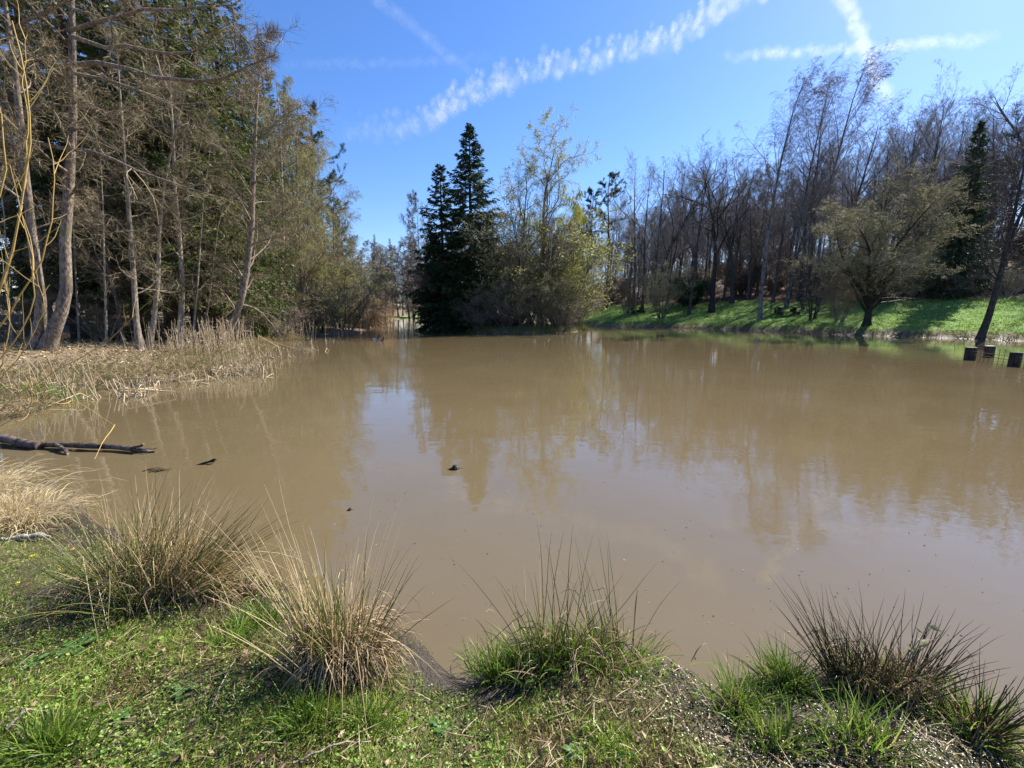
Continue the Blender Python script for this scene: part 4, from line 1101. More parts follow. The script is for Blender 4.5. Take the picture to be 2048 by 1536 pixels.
def stalks(rg, n, spread, H, lean, wig=.03, droop=0.0, K=6, lv=(0, 0)):
    P0 = np.concatenate([rg.normal(0, 1, (n, 2)) * np.asarray(spread), np.full((n, 1), -.12)], 1)
    D = norm(np.concatenate([rg.normal(0, lean, (n, 2)) + np.array(lv), np.ones((n, 1))], 1))
    return grow(rg, P0, D, H * rg.uniform(.55, 1.1, n), K, wig, 0, -droop)
def reed_clump(px, py, n, spread, H, label, r=.006, lean=.12, broken=0, lv=(0, 0), leafn=1, z=0.0, mat=None, name='reed_clump', group='reed clumps at the left bank'):
    b = at(px, py, z)
    t = thing(name, (b[0], b[1], max(gz(b[0], b[1]), -.05)), label, 'reeds', group)
    mb, lf = MB(), MB()
    q = stalks(rg, n, spread, H, lean, .03, .02, lv=lv)
    rr = np.full(q.shape[:2], 1) * np.linspace(r, r * .5, q.shape[1])[None]
    if n <= 120:
        for i in range(n):
            m1 = MB(); tubes(m1, q[i:i + 1], rr[i:i + 1], 5); obj('stalk', m1.mesh('stalk', mat or M_STRAW), t)
    else: tubes(mb, q, rr, 5)
    if broken:
        Lb = rg.uniform(.35, .9, broken) * H
        P0 = np.concatenate([rg.normal(0, 1, (broken, 2)) * np.asarray(spread) * 1.6, np.full((broken, 1), -.05)], 1)
        D0 = norm(np.concatenate([rg.normal(0, .5, (broken, 2)), np.ones((broken, 1)) * .9], 1))
        q1 = P0 + D0 * (Lb * .6)[:, None]
        D1 = norm(np.concatenate([rg.normal(0, 1, (broken, 2)), -np.abs(rg.normal(.5, .2, (broken, 1)))], 1))
        q2 = q1 + D1 * (np.abs(q1[:, 2:3]) + .05) / np.maximum(-D1[:, 2:3], .35)
        br = np.stack([P0, (P0 + q1) / 2, q1 - D0 * .01, q1 + D1 * .01, (q1 + q2) / 2, q2], 1)
        for i in range(broken):
            m1 = MB(); tubes(m1, br[i:i + 1], np.full((1, 6), r * 1.15), 5); obj('broken_stalk', m1.mesh('broken_stalk', mat or M_STRAW), t)
    if leafn:
        p, d, r3, t3, b3 = spots(rg, q, rr, leafn, .3, .95)
        ql = grow(rg, p, fork(rg, d, 45, 15), rg.uniform(.15, .45, len(p)) * H * .5, 3, .12, -.2, -.4)
        ribbons(lf, ql, np.full(ql.shape[:2], 1) * (np.array([.6, 1, .7, .05]) * r * 1.3)[None], rg)
        obj('dry_leaves', lf.mesh('dry_leaves', mat or M_STRAW), t)['kind'] = 'stuff'
    if n > 120: obj('stalks', mb.mesh('stalks', mat or M_STRAW), t)['kind'] = 'stuff'
    return t
reed_clump(485, 748, 90, (.38, .25), .85, 'dense pale broken reed clump standing in the water below the leaning alder', .011, .14, 16)
reed_clump(455, 715, 110, (.55, .5), 1.5, 'tan reeds round the curved foot of the leaning alder', .010, .10, 6)
reed_clump(380, 712, 90, (.8, .6), 1.4, 'upright tan reeds behind the shore near the upright grey tree', .010, .08, 4, z=.2)
reed_clump(556, 716, 16, (.4, .12), .7, 'sparse broken reed stalks in open water beyond the dense clump', .012, .3, 14)
reed_clump(622, 700, 7, (.35, .2), .8, 'few bent reed stalks farthest out in the water from the left bank', .010, .35, 7)
reed_clump(250, 792, 14, (.35, .15), .75, 'crossed broken reed stalks lying in the water at the left cove', .011, .3, 16)
reed_clump(165, 800, 16, (.3, .2), 1.1, 'tall sticking reed stalks in the water before the twin alder', .010, .22, 5, lv=(-.15, 0))
reed_clump(90, 800, 8, (.3, .2), 1.0, 'lone straight reed stalks at the inner corner of the cove', .009, .2, 3, lv=(-.1, 0))
reed_clump(400, 762, 18, (.5, .12), .65, 'thin reed stalks along the shore between cove and dense clump', .010, .3, 10)
reed_clump(330, 772, 22, (.5, .12), .6, 'short dry reed stalks fringing the cove shore', .009, .3, 8)
reed_clump(560, 678, 70, (1.4, .5), 1.3, 'low tan reeds along the waterline before the young spruces', .010, .1, 0, z=.05)
reed_clump(650, 671, 80, (2.0, .6), 1.3, 'thin brown reeds under the overhanging olive bush', .012, .12, 0, z=.05, mat=M_REED)
reed_clump(744, 653, 900, (.9, 2.6), 3.4, 'tall pinkish tan reed bed at the narrows of the pond', .018, .07, 0, leafn=2, mat=M_REED, group='far reeds')
reed_clump(728, 659, 300, (1.0, 1.5), 2.2, 'lower tan reeds in front of the tall reed bed', .016, .09, 0, leafn=2, mat=M_REED, group='far reeds')
def iris(px, py, n, H, label, spread=(.15, .1), z=.0, w=.010):
    b = at(px, py, z)
    q = stalks(rg, n, spread, H, .16, .03, .06, 5)
    mb = MB(); ribbons(mb, q, np.full(q.shape[:2], 1) * (np.array([.7, 1, 1, .8, .5, .05]) * w)[None], rg)
    single('iris_shoots', mb, M_IRIS, label, 'iris shoots', 'green iris shoots at the water', (b[0], b[1], max(gz(b[0], b[1]), -.05)))
iris(432, 712, 60, .5, 'bright green iris shoots at the foot of the leaning alder', (.35, .15), .05)
iris(60, 800, 45, .42, 'green iris shoots in the corner of the cove under the osier', (.5, .2), .05)
iris(110, 792, 40, .32, 'short green shoots on the cove edge beside the crossed reeds', (.4, .15), .08)
iris(308, 735, 14, .25, 'small green tuft on the leaf strewn shore of the cove', (.15, .1), .2)

# ------------------------------------------------------------------ rush clumps of the near bank
M_RUSH = leafm('rush_green', [(0, (.06, .085, .018)), (.55, (.12, .155, .03)), (1, (.28, .27, .09))], .3, .4, .5)
M_RUSHDK = leafm('rush_dark', [(0, (.020, .022, .010)), (.6, (.042, .046, .016)), (1, (.10, .07, .035))], .15, .4, .5)
M_DEAD = leafm('rush_straw', [(0, (.36, .27, .13)), (.5, (.58, .47, .27)), (1, (.78, .67, .45))], .42, .6, .3)
M_THATCH = leafm('rush_thatch', [(0, (.13, .085, .05)), (.6, (.30, .215, .125)), (1, (.50, .40, .26))], .25, .8, .2)
M_GRASS = leafm('grass_green', [(0, (.07, .13, .016)), (.55, (.14, .24, .028)), (.85, (.24, .34, .05)), (1, (.34, .34, .11))], .42, .45, .4)
def rush(px, py, n, dead, H, spread, lean, label, lv=(0, 0), z=.08, r=.0023, mat=None, dmat=None, thatch=0, grass=0, name='rush_clump', sub=None, group='rush clumps on the near bank', droop=.07):
    b = at(px, py, z)
    t = thing(name, (b[0], b[1], gz(b[0], b[1]) - .01), label, 'rush', group)
    def part(nm, k, Hh, le, m, rr, lv_, sp, wig=.035, dr=droop):
        if not k: return
        P0 = np.concatenate([rg.normal(0, .5, (k, 2)) * np.asarray(sp), np.full((k, 1), -.01)], 1)
        out = P0[:, :2] / np.maximum(np.asarray(sp), 1e-3)
        D = norm(np.concatenate([out * le + rg.normal(0, le * .45, (k, 2)) + np.array(lv_) * rg.uniform(.3, 1.2, (k, 1)), np.ones((k, 1))], 1))
        nb = max(3, k // 28)
        bi = rg.integers(0, nb, k)
        bl = rg.normal(0, le * .75, (nb, 2)); bh = rg.uniform(.62, 1.1, nb); bc = rg.normal(0, .42, (nb, 2)) * np.asarray(sp)
        P0[:, :2] = P0[:, :2] * .45 + bc[bi]
        D = norm(D + np.concatenate([bl[bi] + bc[bi] / np.maximum(np.asarray(sp), 1e-3) * le * .5, np.zeros((k, 1))], 1))
        L = Hh * bh[bi] * (.34 + .74 * rg.random(k) ** .8)
        q = grow(rg, P0, D, L, 8, wig, -.0, -dr)
        kk = rg.random(k) < .10                              # snapped tops
        q[kk, 6:] = q[kk, 5:6] + (q[kk, 6:] - q[kk, 5:6]) * np.array([1, 1, -.8])
        kb = rg.random(k) < (.16 if nm == 'dead_stems' else .06)   # stems broken half way and hanging over
        kn = kb.sum()
        if kn:
            fold = norm(np.concatenate([(q[kb, 4, :2] - q[kb, 0, :2]) + rg.normal(0, .08, (kn, 2)), -np.abs(rg.normal(.06, .08, (kn, 1)))], 1))
            seg = np.linalg.norm(q[kb, 5] - q[kb, 4], axis=1)[:, None]
            for e in range(5, 9): q[kb, e] = q[kb, 4] + fold * seg * (e - 4) + np.array([0, 0, -.012]) * (e - 4) ** 2
            q[..., 2] = np.maximum(q[..., 2], -.01)
        mb = MB(); tubes(mb, q, np.ones((k, 1)) * (np.array([1, 1, .98, .93, .85, .75, .6, .42, .15]) * rr)[None], 4)
        obj(nm, mb.mesh(nm, m), t)['kind'] = 'stuff'
    part('green_stems', n, H, lean, mat or M_RUSH, r, lv, spread)
    part('dead_stems', dead, H * 1.02, lean * 1.05, dmat or M_DEAD, r * .95, (lv[0] * 1.25, lv[1] * 1.25), spread)
    if sub:                                                   # a second lobe with its own lean
        part('dead_stems', sub[0], sub[1], lean * .7, dmat or M_DEAD, r, sub[2], spread)
    if thatch:
        P0 = np.concatenate([rg.normal(0, .55, (thatch, 2)) * np.asarray(spread), rg.uniform(.0, .42, (thatch, 1)) * H * .6], 1)
        o = np.concatenate([P0[:, :2] / np.asarray(spread), np.zeros((thatch, 1))], 1)
        D = norm(o * .8 + rg.normal(0, .6, (thatch, 3)) + np.array([0, 0, .25]))
        q = grow(rg, P0, D, rg.uniform(.08, .30, thatch) * (H / .75), 5, .18, -.28, -.6)
        q[..., 2] = np.maximum(q[..., 2], .004)
        mb = MB(); ribbons(mb, q, np.ones((thatch, 1)) * (np.array([.8, 1, 1, .9, .6, .1]) * .0022)[None], rg)
        obj('thatch', mb.mesh('thatch', M_THATCH), t)['kind'] = 'stuff'
    if grass:
        P0 = np.concatenate([rg.normal(0, .6, (grass, 2)) * np.asarray(spread), np.full((grass, 1), -.01)], 1)
        D = norm(np.concatenate([P0[:, :2] / np.asarray(spread) * .4 + rg.normal(0, .3, (grass, 2)), np.ones((grass, 1))], 1))
        q = grow(rg, P0, D, rg.uniform(.10, .26, grass), 5, .08, -.08, -.25)
        mb = MB(); ribbons(mb, q, np.ones((grass, 1)) * (np.array([.8, 1, 1, .8, .5, .05]) * .0026)[None], rg)
        obj('grass_blades', mb.mesh('grass_blades', M_GRASS), t)['kind'] = 'stuff'
    return t
rg = np.random.default_rng(31)
rush(285, 1195, 240, 70, .82, (.27, .17), .36, 'largest rush clump, green with straw stems sweeping out over the water', (.12, .0), .12, thatch=900, grass=250, sub=(150, .95, (.75, .15)))
rush(345, 1185, 150, 330, .86, (.20, .14), .26, 'leaning straw tipped rush tuft grown against the largest clump', (.75, .10), .10, thatch=700, grass=120)
rush(690, 1335, 130, 180, .88, (.15, .11), .24, 'upright rush clump of mostly dry tan stems with a ragged brown base', (.03, .0), .10, thatch=2000, grass=300)
rush(1150, 1330, 85, 35, .72, (.30, .10), .50, 'open fan shaped clump of long thin green rushes with fresh grass below', (.0, .08), .06, r=.0024, thatch=350, grass=900)
rush(1568, 1362, 60, 20, .22, (.08, .06), .5, 'small low bright green rush tuft at the water edge', (.0, .0), .06, r=.0018, thatch=60, grass=260)
rush(1705, 1375, 130, 25, .58, (.09, .07), .38, 'dark upright rush clump with fine pointed stems', (-.05, .08), .05, mat=M_RUSHDK, thatch=250, grass=90)
rush(1800, 1385, 100, 60, .48, (.14, .09), .36, 'dark rush clump mixed with brown seed stalks and a leafy shoot', (.12, .06), .05, mat=M_RUSHDK, dmat=M_THATCH, thatch=400, grass=170)
rush(1950, 1462, 70, 30, .42, (.08, .07), .45, 'dark rush clump at the outer corner bent toward the bright water', (.45, .05), .06, mat=M_RUSHDK, dmat=M_THATCH, thatch=250, grass=260)
rush(1722, 1500, 70, 30, .24, (.14, .08), .42, 'short dark rush tuft lowest down on the wet grass', (.05, .0), .12, r=.0018, mat=M_RUSHDK, dmat=M_THATCH, thatch=160, grass=160)
rush(1475, 1400, 40, 30, .16, (.08, .05), .5, 'pale low rush tuft between the fan shaped clump and the small green tuft', (.0, .0), .08, r=.0016, thatch=90, grass=130)
rush(940, 1312, 40, 8, .14, (.07, .04), .4, 'tiny green rush tuft standing in the shallows', (.0, .0), .02, r=.0015, grass=90)
rush(1000, 1352, 60, 14, .18, (.12, .05), .4, 'thin dark rush tuft on the mud beside the fan shaped clump', (-.1, .0), .04, r=.0015, mat=M_RUSHDK, thatch=80, grass=200)
rush(1560, 1480, 30, 10, .12, (.10, .07), .5, 'sparse little grass tuft on the glistening wet ground', (.0, .0), .10, r=.0014, grass=160)
rush(408, 1205, 30, 130, .24, (.10, .06), .4, 'short dry tuft hanging to the water between the two big clumps', (.1, .0), .08, r=.0018, thatch=420, grass=120)
for px, py, n_, H_, lab in [(520, 1215, 260, .16, 'fresh green grass tuft on the bank between the two big rush clumps'), (470, 1262, 200, .13, 'low green grass tuft just below the short dry tuft'),
                            (610, 1430, 320, .13, 'green grass tuft under the dry tan rush clump'), (95, 1480, 420, .15, 'long green grass tuft in the lower grassy corner'), (720, 1420, 260, .12, 'green grass tuft beside the foot of the dry tan clump'),
                            (1545, 1330, 120, .10, 'slim green grass tuft touching the water behind the small low tuft')]:
    b = at(px, py, .2); sp = np.array([.11, .06])
    P0 = np.concatenate([rg.normal(0, .6, (n_, 2)) * sp, np.full((n_, 1), -.01)], 1)
    D = norm(np.concatenate([P0[:, :2] / sp * .35 + rg.normal(0, .3, (n_, 2)), np.ones((n_, 1))], 1))
    q = grow(rg, P0, D, H_ * rg.uniform(.5, 1.2, n_), 5, .08, -.06, -.3)
    mb = MB(); ribbons(mb, q, np.ones((n_, 1)) * (np.array([.8, 1, 1, .8, .5, .05]) * .0024)[None], rg)
    single('grass_tuft', mb, M_GRASS, lab, 'grass tuft', 'green grass tufts', (b[0], b[1], gz(b[0], b[1])))
def tussock(px, py, n, H, spread, label, mat, z=.12):
    b = at(px, py, z)
    P0 = np.concatenate([rg.normal(0, .55, (n, 2)) * np.asarray(spread), np.zeros((n, 1))], 1)
    D = norm(np.concatenate([P0[:, :2] / np.asarray(spread) * .7 + rg.normal(0, .35, (n, 2)), np.ones((n, 1))], 1))
    q = grow(rg, P0, D, H * rg.uniform(.5, 1.2, n), 6, .10, -.15, -.45)
    q[..., 2] = np.maximum(q[..., 2], .0)
    mb = MB(); ribbons(mb, q, np.ones((n, 1)) * (np.array([.8, 1, 1, .9, .7, .4, .05]) * .0023)[None], rg)
    single('grass_tussock', mb, mat, label, 'tussock', 'dry tussocks', (b[0], b[1], gz(b[0], b[1])))
tussock(15, 1045, 1800, .31, (.38, .22), 'pale dry grass tussock drooping toward the cove below the log', M_DEAD)
tussock(-110, 1010, 1600, .42, (.5, .3), 'pale dry grass tussock farther round the cove corner', M_DEAD)
tussock(480, 1190, 420, .16, (.25, .08), 'low straw fringe on the mud past the short dry tuft', M_THATCH, .05)
iris(1385, 1382, 10, .20, 'yellow green iris leaves at the right edge of the fan shaped clump', (.05, .02), .06, .007)
iris(1340, 1345, 14, .22, 'bright iris leaves standing inside the fan shaped clump', (.08, .03), .06, .006)
iris(1150, 1372, 5, .22, 'single fresh iris sheaf in front of the fan shaped clump', (.02, .02), .07, .008)
iris(1462, 1432, 8, .13, 'small star of iris leaves below the pale low tuft', (.02, .02), .10, .008)
iris(1450, 1520, 9, .12, 'small star of yellow leaves lowest on the wet ground', (.03, .02), .12, .007)
# leafy shoot
b = at(1795, 1392, .05); t = thing('leafy_shoot', (b[0], b[1], gz(b[0], b[1])), 'single woody shoot with a few fresh leaves among dark rushes', 'shoot')
mb, lf = MB(), MB()
q = grow(rg, np.array([[0, 0, 0.], [.01, .0, .14]]), norm(np.array([[-.06, .0, 1.], [.25, 0, 1]])), np.array([.46, .2]), 8, .05, .02)
tubes(mb, q, np.ones((2, 1)) * np.linspace(.0035, .0015, 9)[None], 6)
p, d, r_, t_, bi = spots(rg, q[:1], np.full((1, 9), .002), 9, .5, 1.0)
leaves(lf, p, fork(rg, d, 60, 12), .042, rg, 0, .5)
obj('stem', mb.mesh('stem', M_OSIER if False else M_TW_BROWN), t); obj('leaves', lf.mesh('leaves', M_BUD), t)
# brown seed stalks
b = at(1835, 1400, .05); mb = MB()
q = stalks(rg, 16, (.07, .05), .34, .2, .06, .02, 6); tubes(mb, q, np.ones((16, 1)) * np.linspace(.002, .001, 7)[None], 4)
p, d, r_, t_, bi = spots(rg, q, np.full(q.shape[:2], .002), 10, .45, 1.0)
leaves(mb, p, fork(rg, d, 50, 15), .014, rg, 0, .7)
single('seed_stalks', mb, M_BEECHLEAF, 'rusty brown seed stalks beside the leafy shoot', 'seed stalks', None, (b[0], b[1], gz(b[0], b[1])))

# ------------------------------------------------------------------ ground cover of the near bank
rg = np.random.default_rng(41)
def rng_keep(n): return rg.random(n)
def near_points(n, x0=-500, x1=2500, y0=1000, y1=1850, minland=.03):
    px, py = rg.uniform(x0, x1, n), rg.uniform(y0, y1, n)
    u = -(py - 768) / F_PX
    dx, dy, dz = (px - 1024) / F_PX, CP + u * SP, -SP + u * CP
    k = (.2 - CZ) / dz
    x, y = dx * k, dy * k
    z, land, zn = terrain(x, y, True)
    ok = (land > minland + (.07 + .09 * wob(x, y, 4, 1) + .05 * wob(x, y, 11, 3)) * (rng_keep(n) > .12)) & (np.hypot(x, y) < 9) & (y < 7) & (rg.random(n) > muddy(x, y) * 1.7)
    return x[ok], y[ok], z[ok], land[ok]
def patch(x, y, f, s): return .5 + .5 * (wob(x, y, f, s) * .6 + wob(x, y, f * 2.7, s + 1) * .4)
def wet(x, y): return sstep(.0, .9, x - .30 + .25 * wob(x, y, 3, 2))
MUD = [(at(905, 1345, .05), .22, .11), (at(1000, 1395, .05), .12, .06), (at(1445, 1385, .05), .11, .09), (at(1660, 1402, .05), .12, .05), (at(560, 1205, .05), .14, .05), (at(1600, 1440, .08), .10, .05)]
def muddy(x, y):
    m = np.zeros(len(x))
    for c, a, b in MUD: m = np.maximum(m, np.exp(-((x - c[0]) / a) ** 2 - ((y - c[1]) / b) ** 2))
    return m
M_COVER = leafm('low_grass', [(0, (.11, .18, .022)), (.45, (.23, .35, .04)), (.75, (.35, .46, .07)), (.86, (.45, .42, .15)), (1, (.55, .44, .25))], .5, .5, .35, 0)
M_STRAWG = leafm('flat_straw', [(0, (.20, .14, .075)), (.6, (.40, .31, .18)), (1, (.62, .53, .38))], .2, .7, .25, 0)
M_CLOV = leafm('clover_green', [(0, (.09, .18, .025)), (.6, (.21, .35, .05)), (1, (.40, .48, .13))], .45, .4, .4, 0)
M_FALL = leafm('fallen_brown', [(0, (.07, .045, .03)), (.6, (.19, .12, .075)), (1, (.42, .30, .20))], .1, .6, .3, 0)
M_WETL = leafm('wet_litter', [(0, (.035, .032, .018)), (.5, (.08, .075, .035)), (.85, (.14, .13, .06)), (1, (.25, .19, .12))], .1, .32, .35, 0)
x, y, z, land = near_points(330000)
g = patch(x, y, 4, .3); w = wet(x, y)
keep = rg.random(len(x)) < np.clip(.25 + .9 * g - .35 * w, .05, 1)
x, y, z, g, w = x[keep], y[keep], z[keep], g[keep], w[keep]
n = len(x)
tall = np.clip(.022 + .055 * patch(x, y, 2.3, 4) * g, .015, .1) * rg.uniform(.6, 1.5, n) * (1 - .35 * w)
q = grow(rg, np.stack([x, y, z - .004], 1), norm(np.concatenate([rg.normal(0, .65, (n, 2)) + [.15, .1], np.ones((n, 1))], 1)), tall, 3, .12, -.1, -.35)
dry = rg.random(n) < np.clip(.85 * sstep(.42, .70, patch(x, y, 3.3, 7) * .6 + patch(x, y, 7.5, 3) * .4) + .06, 0, .85)
W = np.array([.8, 1, .75, .05])[None] * rg.uniform(.0011, .0024, (n, 1))
M_DRYG = leafm('brown_moss_grass', [(0, (.07, .055, .02)), (.5, (.17, .14, .045)), (.8, (.28, .22, .09)), (1, (.42, .33, .18))], .3, .6, .3, 0)
mb = MB(); ribbons(mb, q[dry], W[dry], rg)
single('dry_grass', mb, M_DRYG, None, None, None, None, 'stuff')
q, W = q[~dry], W[~dry]
mb = MB(); ribbons(mb, q, W, rg)
single('short_grass', mb, M_COVER, None, None, None, None, 'stuff')
print('blades', n)
x, y, z, land = near_points(120000, minland=.0)
g = patch(x, y, 3.1, 2.2); w = wet(x, y)
keep = rg.random(len(x)) < np.clip(g * 1.25 - .15, .04, 1) * (1 - .75 * sstep(.45, .7, patch(x, y, 3.3, 7) * .6 + patch(x, y, 7.5, 3) * .4))
x, y, z, w = x[keep], y[keep], z[keep], w[keep]
def discs(mb, P, N_, r, m=0, sides=6):
    u = norm(np.cross(N_, rg.normal(size=P.shape))); v = np.cross(N_, u)
    a = np.arange(sides) * 2 * np.pi / sides
    k = np.array([1, .92, 1.05, 1, .95, 1.08])[:sides]
    V = P[:, None] + (u[:, None] * (np.cos(a) * k)[None, :, None] + v[:, None] * (np.sin(a) * k * .8)[None, :, None]) * r[:, None, None]
    V = np.concatenate([P[:, None] - N_[:, None] * r[:, None, None] * .25, V], 1)
    i = np.arange(len(P) * (sides + 1)).reshape(len(P), sides + 1)
    t = np.concatenate([np.stack([i[:, 0], i[:, 1 + s], i[:, 1 + (s + 1) % sides]], 1) for s in range(sides)])
    mb.add(V, t=t, m=m)
n = len(x)
Nn = norm(np.concatenate([rg.normal(0, .45, (n, 2)), np.ones((n, 1))], 1))
size = rg.uniform(.0025, .0065, n) * (1 + .8 * (rg.random(n) < .10))
P = np.stack([x, y, z + rg.uniform(.004, .035, n)], 1)
mb = MB(); discs(mb, P[w < .6], Nn[w < .6], size[w < .6])
single('clover_leaves', mb, M_CLOV, None, None, None, None, 'stuff')
mb = MB(); discs(mb, P[w >= .6], Nn[w >= .6], size[w >= .6] * .85)
x, y, z, land = near_points(50000, 900, 2500, 1150, 1850, .0)
w = wet(x, y); k = rg.random(len(x)) < w
n = k.sum()
discs(mb, np.stack([x[k], y[k], z[k] + rg.uniform(.002, .016, n)], 1), norm(np.concatenate([rg.normal(0, .35, (n, 2)), np.ones((n, 1))], 1)), rg.uniform(.003, .008, n))
single('wet_leaf_litter', mb, M_WETL, None, None, None, None, 'stuff')
x, y, z, land = near_points(5500)
n = len(x)
a = rg.uniform(0, 6.28, n)
D = np.stack([np.cos(a), np.sin(a), rg.normal(.05, .12, n)], 1)
q = grow(rg, np.stack([x, y, z + rg.uniform(.006, .03, n)], 1), norm(D), rg.uniform(.02, .12, n) * rg.uniform(.4, 1.3, n), 4, .08, -.01)
mb = MB(); ribbons(mb, q, np.ones((n, 1)) * (np.array([1, 1, 1, .8, .3]) * .0014)[None], rg, 0, norm(np.concatenate([rg.normal(0, .3, (n, 2)), np.ones((n, 1))], 1)))
single('dead_straw', mb, M_STRAWG, None, None, None, None, 'stuff')
x, y, z, land = near_points(2600)
k = rg.random(len(x)) < .30 + .5 * patch(x, y, 2, 5) * .6
x, y, z = x[k], y[k], z[k]; n = len(x)
a = rg.uniform(0, 6.28, n)
mb = MB(); leaves(mb, np.stack([x, y, z + rg.uniform(.012, .03, n)], 1), np.stack([np.cos(a), np.sin(a), rg.normal(0, .25, n)], 1), .035, rg, 0, .55)
single('fallen_leaves', mb, M_FALL, None, None, None, None, 'stuff')
# larger rosette leaves
M_DOCK = leafm('dock_green', [(0, (.06, .14, .03)), (1, (.16, .28, .08))], .35, .4, .4)
def dock(px, py, n, size, label):
    b = at(px, py, .22)
    a = np.arange(n) * 2.4 + rg.uniform(0, 6)
    q = grow(rg, np.zeros((n, 3)) + [0, 0, .005], norm(np.stack([np.cos(a), np.sin(a), np.full(n, .55)], 1)), size * rg.uniform(.7, 1.2, n), 5, .05, -.12, -.3)
    mb = MB(); ribbons(mb, q, np.ones((n, 1)) * (np.array([.12, .6, 1, .95, .6, .05]) * size * .2)[None], rg, 0, norm(np.stack([np.cos(a) * .3, np.sin(a) * .3, np.ones(n)], 1)))
    single('leaf_rosette', mb, M_DOCK, label, 'rosette', 'broad leaf rosettes in the grass', (b[0], b[1], gz(b[0], b[1])))
for px, py, n, s, lab in [(150, 1275, 6, .10, 'broad leaf rosette in the shade under the largest rush clump'), (60, 1310, 5, .07, 'pale leaf rosette at the outer side of the shaded grass'), (235, 1412, 5, .06, 'small leaf rosette amid straw at the grassy corner'),
                          (360, 1365, 4, .06, 'leaf rosette lying between dead stems on the grass'), (330, 1485, 4, .07, 'leaf rosette near the bottom of the grassy bank'), (880, 1400, 9, .06, 'silvery leaf rosette behind the mud patch'), (1150, 1490, 8, .05, 'grey leaf rosette on the brown wet ground')]:
    dock(px, py, n, s, lab)
M_PETAL = leafm('yellow_petals', [(0, (.75, .50, .02)), (1, (.85, .62, .04))], .3, .5, .3)
FL = [(62, 1110, 'yellow flower out in the open grass below the dry tussock'), (122, 1132, 'yellow flower beside the shaded side of the largest rush clump'), (142, 1080, 'topmost yellow flower on the edge of the largest rush clump'),
      (166, 1116, 'yellow flower tucked between the rush stems'), (38, 1165, 'yellow flower lowest on the sunny grass'), (90, 1205, 'yellow flower just above the shaded grass')]
for px, py, lab in FL:
    b = at(px, py, .25); g0 = gz(b[0], b[1])
    t = thing('yellow_flower', (b[0], b[1], g0), lab, 'flower', 'yellow flowers in the grass')
    h = .07; mb = MB(); pathtube(mb, [(0, 0, 0), (.004, 0, h * .5), (0, 0, h)], [.0012, .001, .001], 5, 5); obj('stem', mb.mesh('stem', M_GRASS), t)
    a = np.arange(9) * .698; mb = MB()
    leaves(mb, np.tile([0, 0, h], (9, 1)), np.stack([np.cos(a), np.sin(a), np.full(9, .45)], 1), .017, rg, 0, .5)
    ball(mb, (0, 0, h + .002), (.004, .004, .003), 8, 5); obj('petals', mb.mesh('petals', M_PETAL), t)
M_PALEW = bark('pale_driftwood', (.25, .22, .19), (.55, .50, .44), 30, .8)
b = at(40, 1066, .2); mb = MB(); pathtube(mb, [(-.16, 0, .02), (-.05, .02, .03), (.08, .05, .03), (.17, .05, .02)], [.012, .02, .022, .008], 7, 10, 0, .006, rg)
single('driftwood', mb, M_PALEW, 'bleached piece of driftwood lying under the pale dry tussock', 'driftwood', None, (b[0], b[1], gz(b[0], b[1])))
def twig(px, py, qx, qy, r, label):
    a_, b_ = at(px, py, .25), at(qx, qy, .25)
    for v in (a_, b_): v[2] = gz(v[0], v[1]) + .025
    mid = (a_ + b_) / 2 + [0, .012, .02]
    mb = MB(); pathtube(mb, [np.zeros(3), mid - a_, b_ - a_], [r, r * .9, r * .5], 6, 10, 0, .002, rg)
    single('dead_stick', mb, M_POLE, label, 'stick', 'sticks lying on the grass', tuple(a_))
twig(585, 1500, 740, 1442, .004, 'pale curved stick lying on the grass under the dry tan rush clump')
twig(420, 1392, 470, 1300, .003, 'thin stick standing slanted in the grass below the big clump')
twig(10, 1440, 62, 1402, .007, 'flat pale chip of wood at the outer edge of the grass')
twig(1590, 1385, 1680, 1425, .003, 'dark thin stick on the glistening mud between the rush tufts')
# ------------------------------------------------------------------ leaf litter and sedge on the left bank, meadow grass and shore fringe on the right
rg = np.random.default_rng(51)
def land_points(n, x0, x1, y0, y1):
    x, y = rg.uniform(x0, x1, n), rg.uniform(y0, y1, n)
    z, land, zn = terrain(x, y, True)
    return x, y, z, land, zn
x, y, z, land, zn = land_points(70000, -30, -7, 8.5, 34)
k = (land > .5) & (land < 9) & (rg.random(len(x)) < .6); x, y, z = x[k], y[k], z[k]; n = len(x); a = rg.uniform(0, 6.28, n)
mb = MB(); leaves(mb, np.stack([x, y, z + .02], 1), np.stack([np.cos(a), np.sin(a), rg.normal(.1, .3, n)], 1), .09, rg, 0, .6)
M_LITTER = leafm('bank_litter_leaves', [(0, (.10, .07, .04)), (.6, (.27, .21, .12)), (1, (.55, .46, .32))], .15, .7, .2, 0)
single('leaf_litter', mb, M_LITTER, None, None, None, None, 'stuff')
x, y, z, land, zn = land_points(330000, -26, -4.5, 3.5, 30)
k = (land > -.02) & (np.hypot(x, y) > 6.5) & (rg.random(len(x)) < np.clip(1.1 - (land + .5 * wob(x, y, 1.2)) / 3.2, .05, 1) * (.25 + .95 * patch(x, y, 1.9, 2))); x, y, z = x[k], y[k], z[k]; n = len(x)
q = grow(rg, np.stack([x, y, z], 1), norm(np.concatenate([rg.normal(0, .5, (n, 2)) + [.25, -.1], np.ones((n, 1))], 1)), rg.uniform(.12, .42, n), 4, .1, -.15, -.4)
mb = MB(); ribbons(mb, q, np.ones((n, 1)) * (np.array([.8, 1, .9, .6, .05]) * .0055)[None], rg)
M_SEDGE = leafm('dry_sedge', [(0, (.12, .085, .045)), (.75, (.40, .31, .18)), (.85, (.20, .22, .06)), (1, (.14, .22, .045))], .3, .6, .25, 0)
single('dry_sedge_grass', mb, M_SEDGE, None, None, None, None, 'stuff')
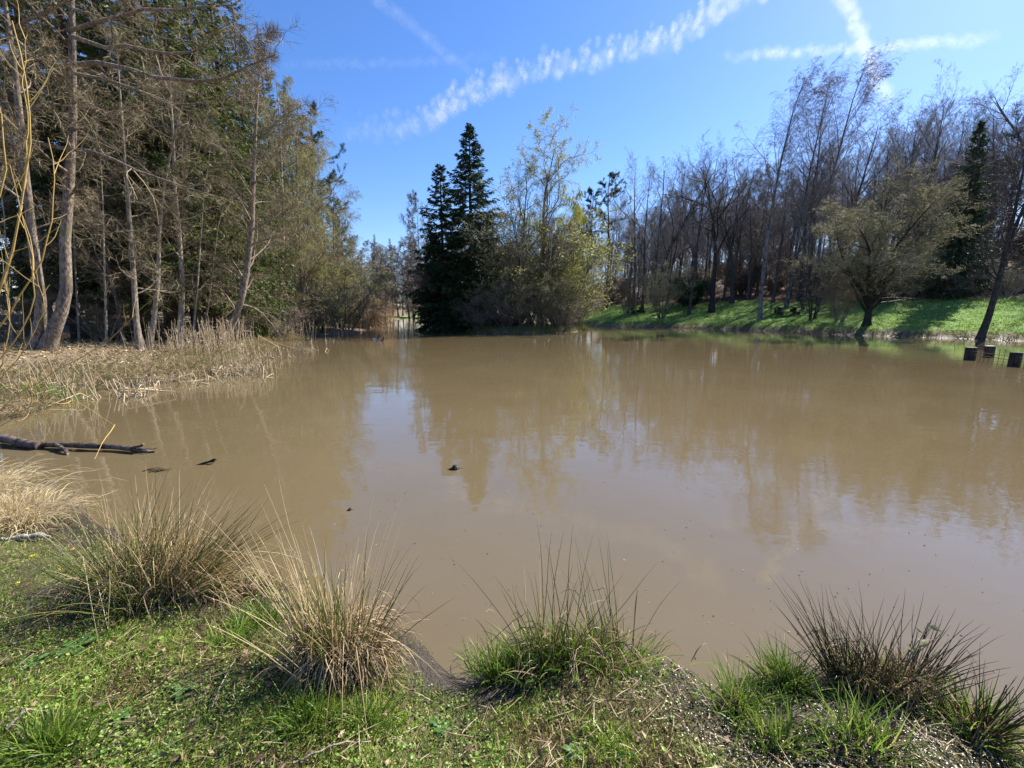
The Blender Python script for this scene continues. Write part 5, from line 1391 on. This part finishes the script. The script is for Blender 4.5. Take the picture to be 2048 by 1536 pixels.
x, y, z, land, zn = land_points(560000, 5, 80, 22, 76)
k = (zn['meadow'] > .55) & (rg.random(len(x)) < .9 - .75 * sstep(.55, .85, patch(x, y, .55, 2) * .6 + patch(x, y, 2.1, 5) * .4)); x, y, z = x[k], y[k], z[k]; n = len(x)
print('meadow', n)
q = grow(rg, np.stack([x, y, z - .01], 1), norm(np.concatenate([rg.normal(0, .6, (n, 2)), np.ones((n, 1))], 1)), rg.uniform(.06, .17, n) * (.6 + .8 * patch(x, y, .9, 1)), 2, .1, -.2)
mb = MB(); ribbons(mb, q, np.ones((n, 1)) * (np.array([1, .9, .1]) * .022)[None], rg)
M_MEAD = leafm('meadow_blades', [(0, (.12, .21, .04)), (.6, (.21, .34, .08)), (1, (.38, .46, .17))], .5, .5, .3, 0)
single('meadow_grass', mb, M_MEAD, None, None, None, None, 'stuff')
x, y, z, land, zn = land_points(420000, 6, 60, 22, 66)
k = (land > .0) & (land < 1.15 + .7 * wob(x, y, 1.4)) & (np.degrees(np.arctan2(x, y)) > 9); x, y, z = x[k], y[k], z[k]; n = len(x)
q = grow(rg, np.stack([x, y, z - .01], 1), norm(np.concatenate([rg.normal(0, .7, (n, 2)), np.ones((n, 1))], 1)), rg.uniform(.08, .38, n) * (.3 + patch(x, y, 2.2, 3)), 3, .1, -.2, -.4)
mb = MB(); ribbons(mb, q, np.ones((n, 1)) * (np.array([1, .9, .6, .1]) * .013)[None], rg)
x2, y2, z2, land2, zn2 = land_points(60000, -11, 10, 33, 60)
M_FRINGE = leafm('shore_fringe', [(0, (.10, .08, .04)), (.4, (.30, .24, .13)), (.55, (.15, .17, .05)), (1, (.14, .26, .045))], .3, .65, .2, 0)
single('shore_grass', mb, M_FRINGE, None, None, None, None, 'stuff')
k = (land2 > .0) & (land2 < 2.4) & (sdist(np.stack([x2, y2], 1), ISLAND)[1]); x, y, z = x2[k], y2[k], z2[k]; n = len(x)
q = grow(rg, np.stack([x, y, z - .01], 1), norm(np.concatenate([rg.normal(0, .7, (n, 2)), np.ones((n, 1))], 1)), rg.uniform(.15, .6, n), 3, .1, -.2, -.4)
mb = MB(); ribbons(mb, q, np.ones((n, 1)) * (np.array([1, .9, .6, .1]) * .013)[None], rg)
single('island_grass', mb, M_FRINGE, None, None, None, None, 'stuff')
x, y, z, land, zn = land_points(260000, 8, 95, 40, 95)
k = ((zn['forest'] > .3) & (land < 32)) | ((zn['meadow'] > .3) & (rg.random(len(x)) < .04 + .25 * sstep(9, 15, land))); x, y, z = x[k], y[k], z[k]; n = len(x); a = rg.uniform(0, 6.28, n)
mb = MB(); leaves(mb, np.stack([x, y, z + .02], 1), np.stack([np.cos(a), np.sin(a), rg.normal(.2, .35, n)], 1), .16, rg, 0, .6)
single('wood_leaf_litter', mb, M_BEECHLEAF, None, None, None, None, 'stuff')
print('objects', len(bpy.data.objects))
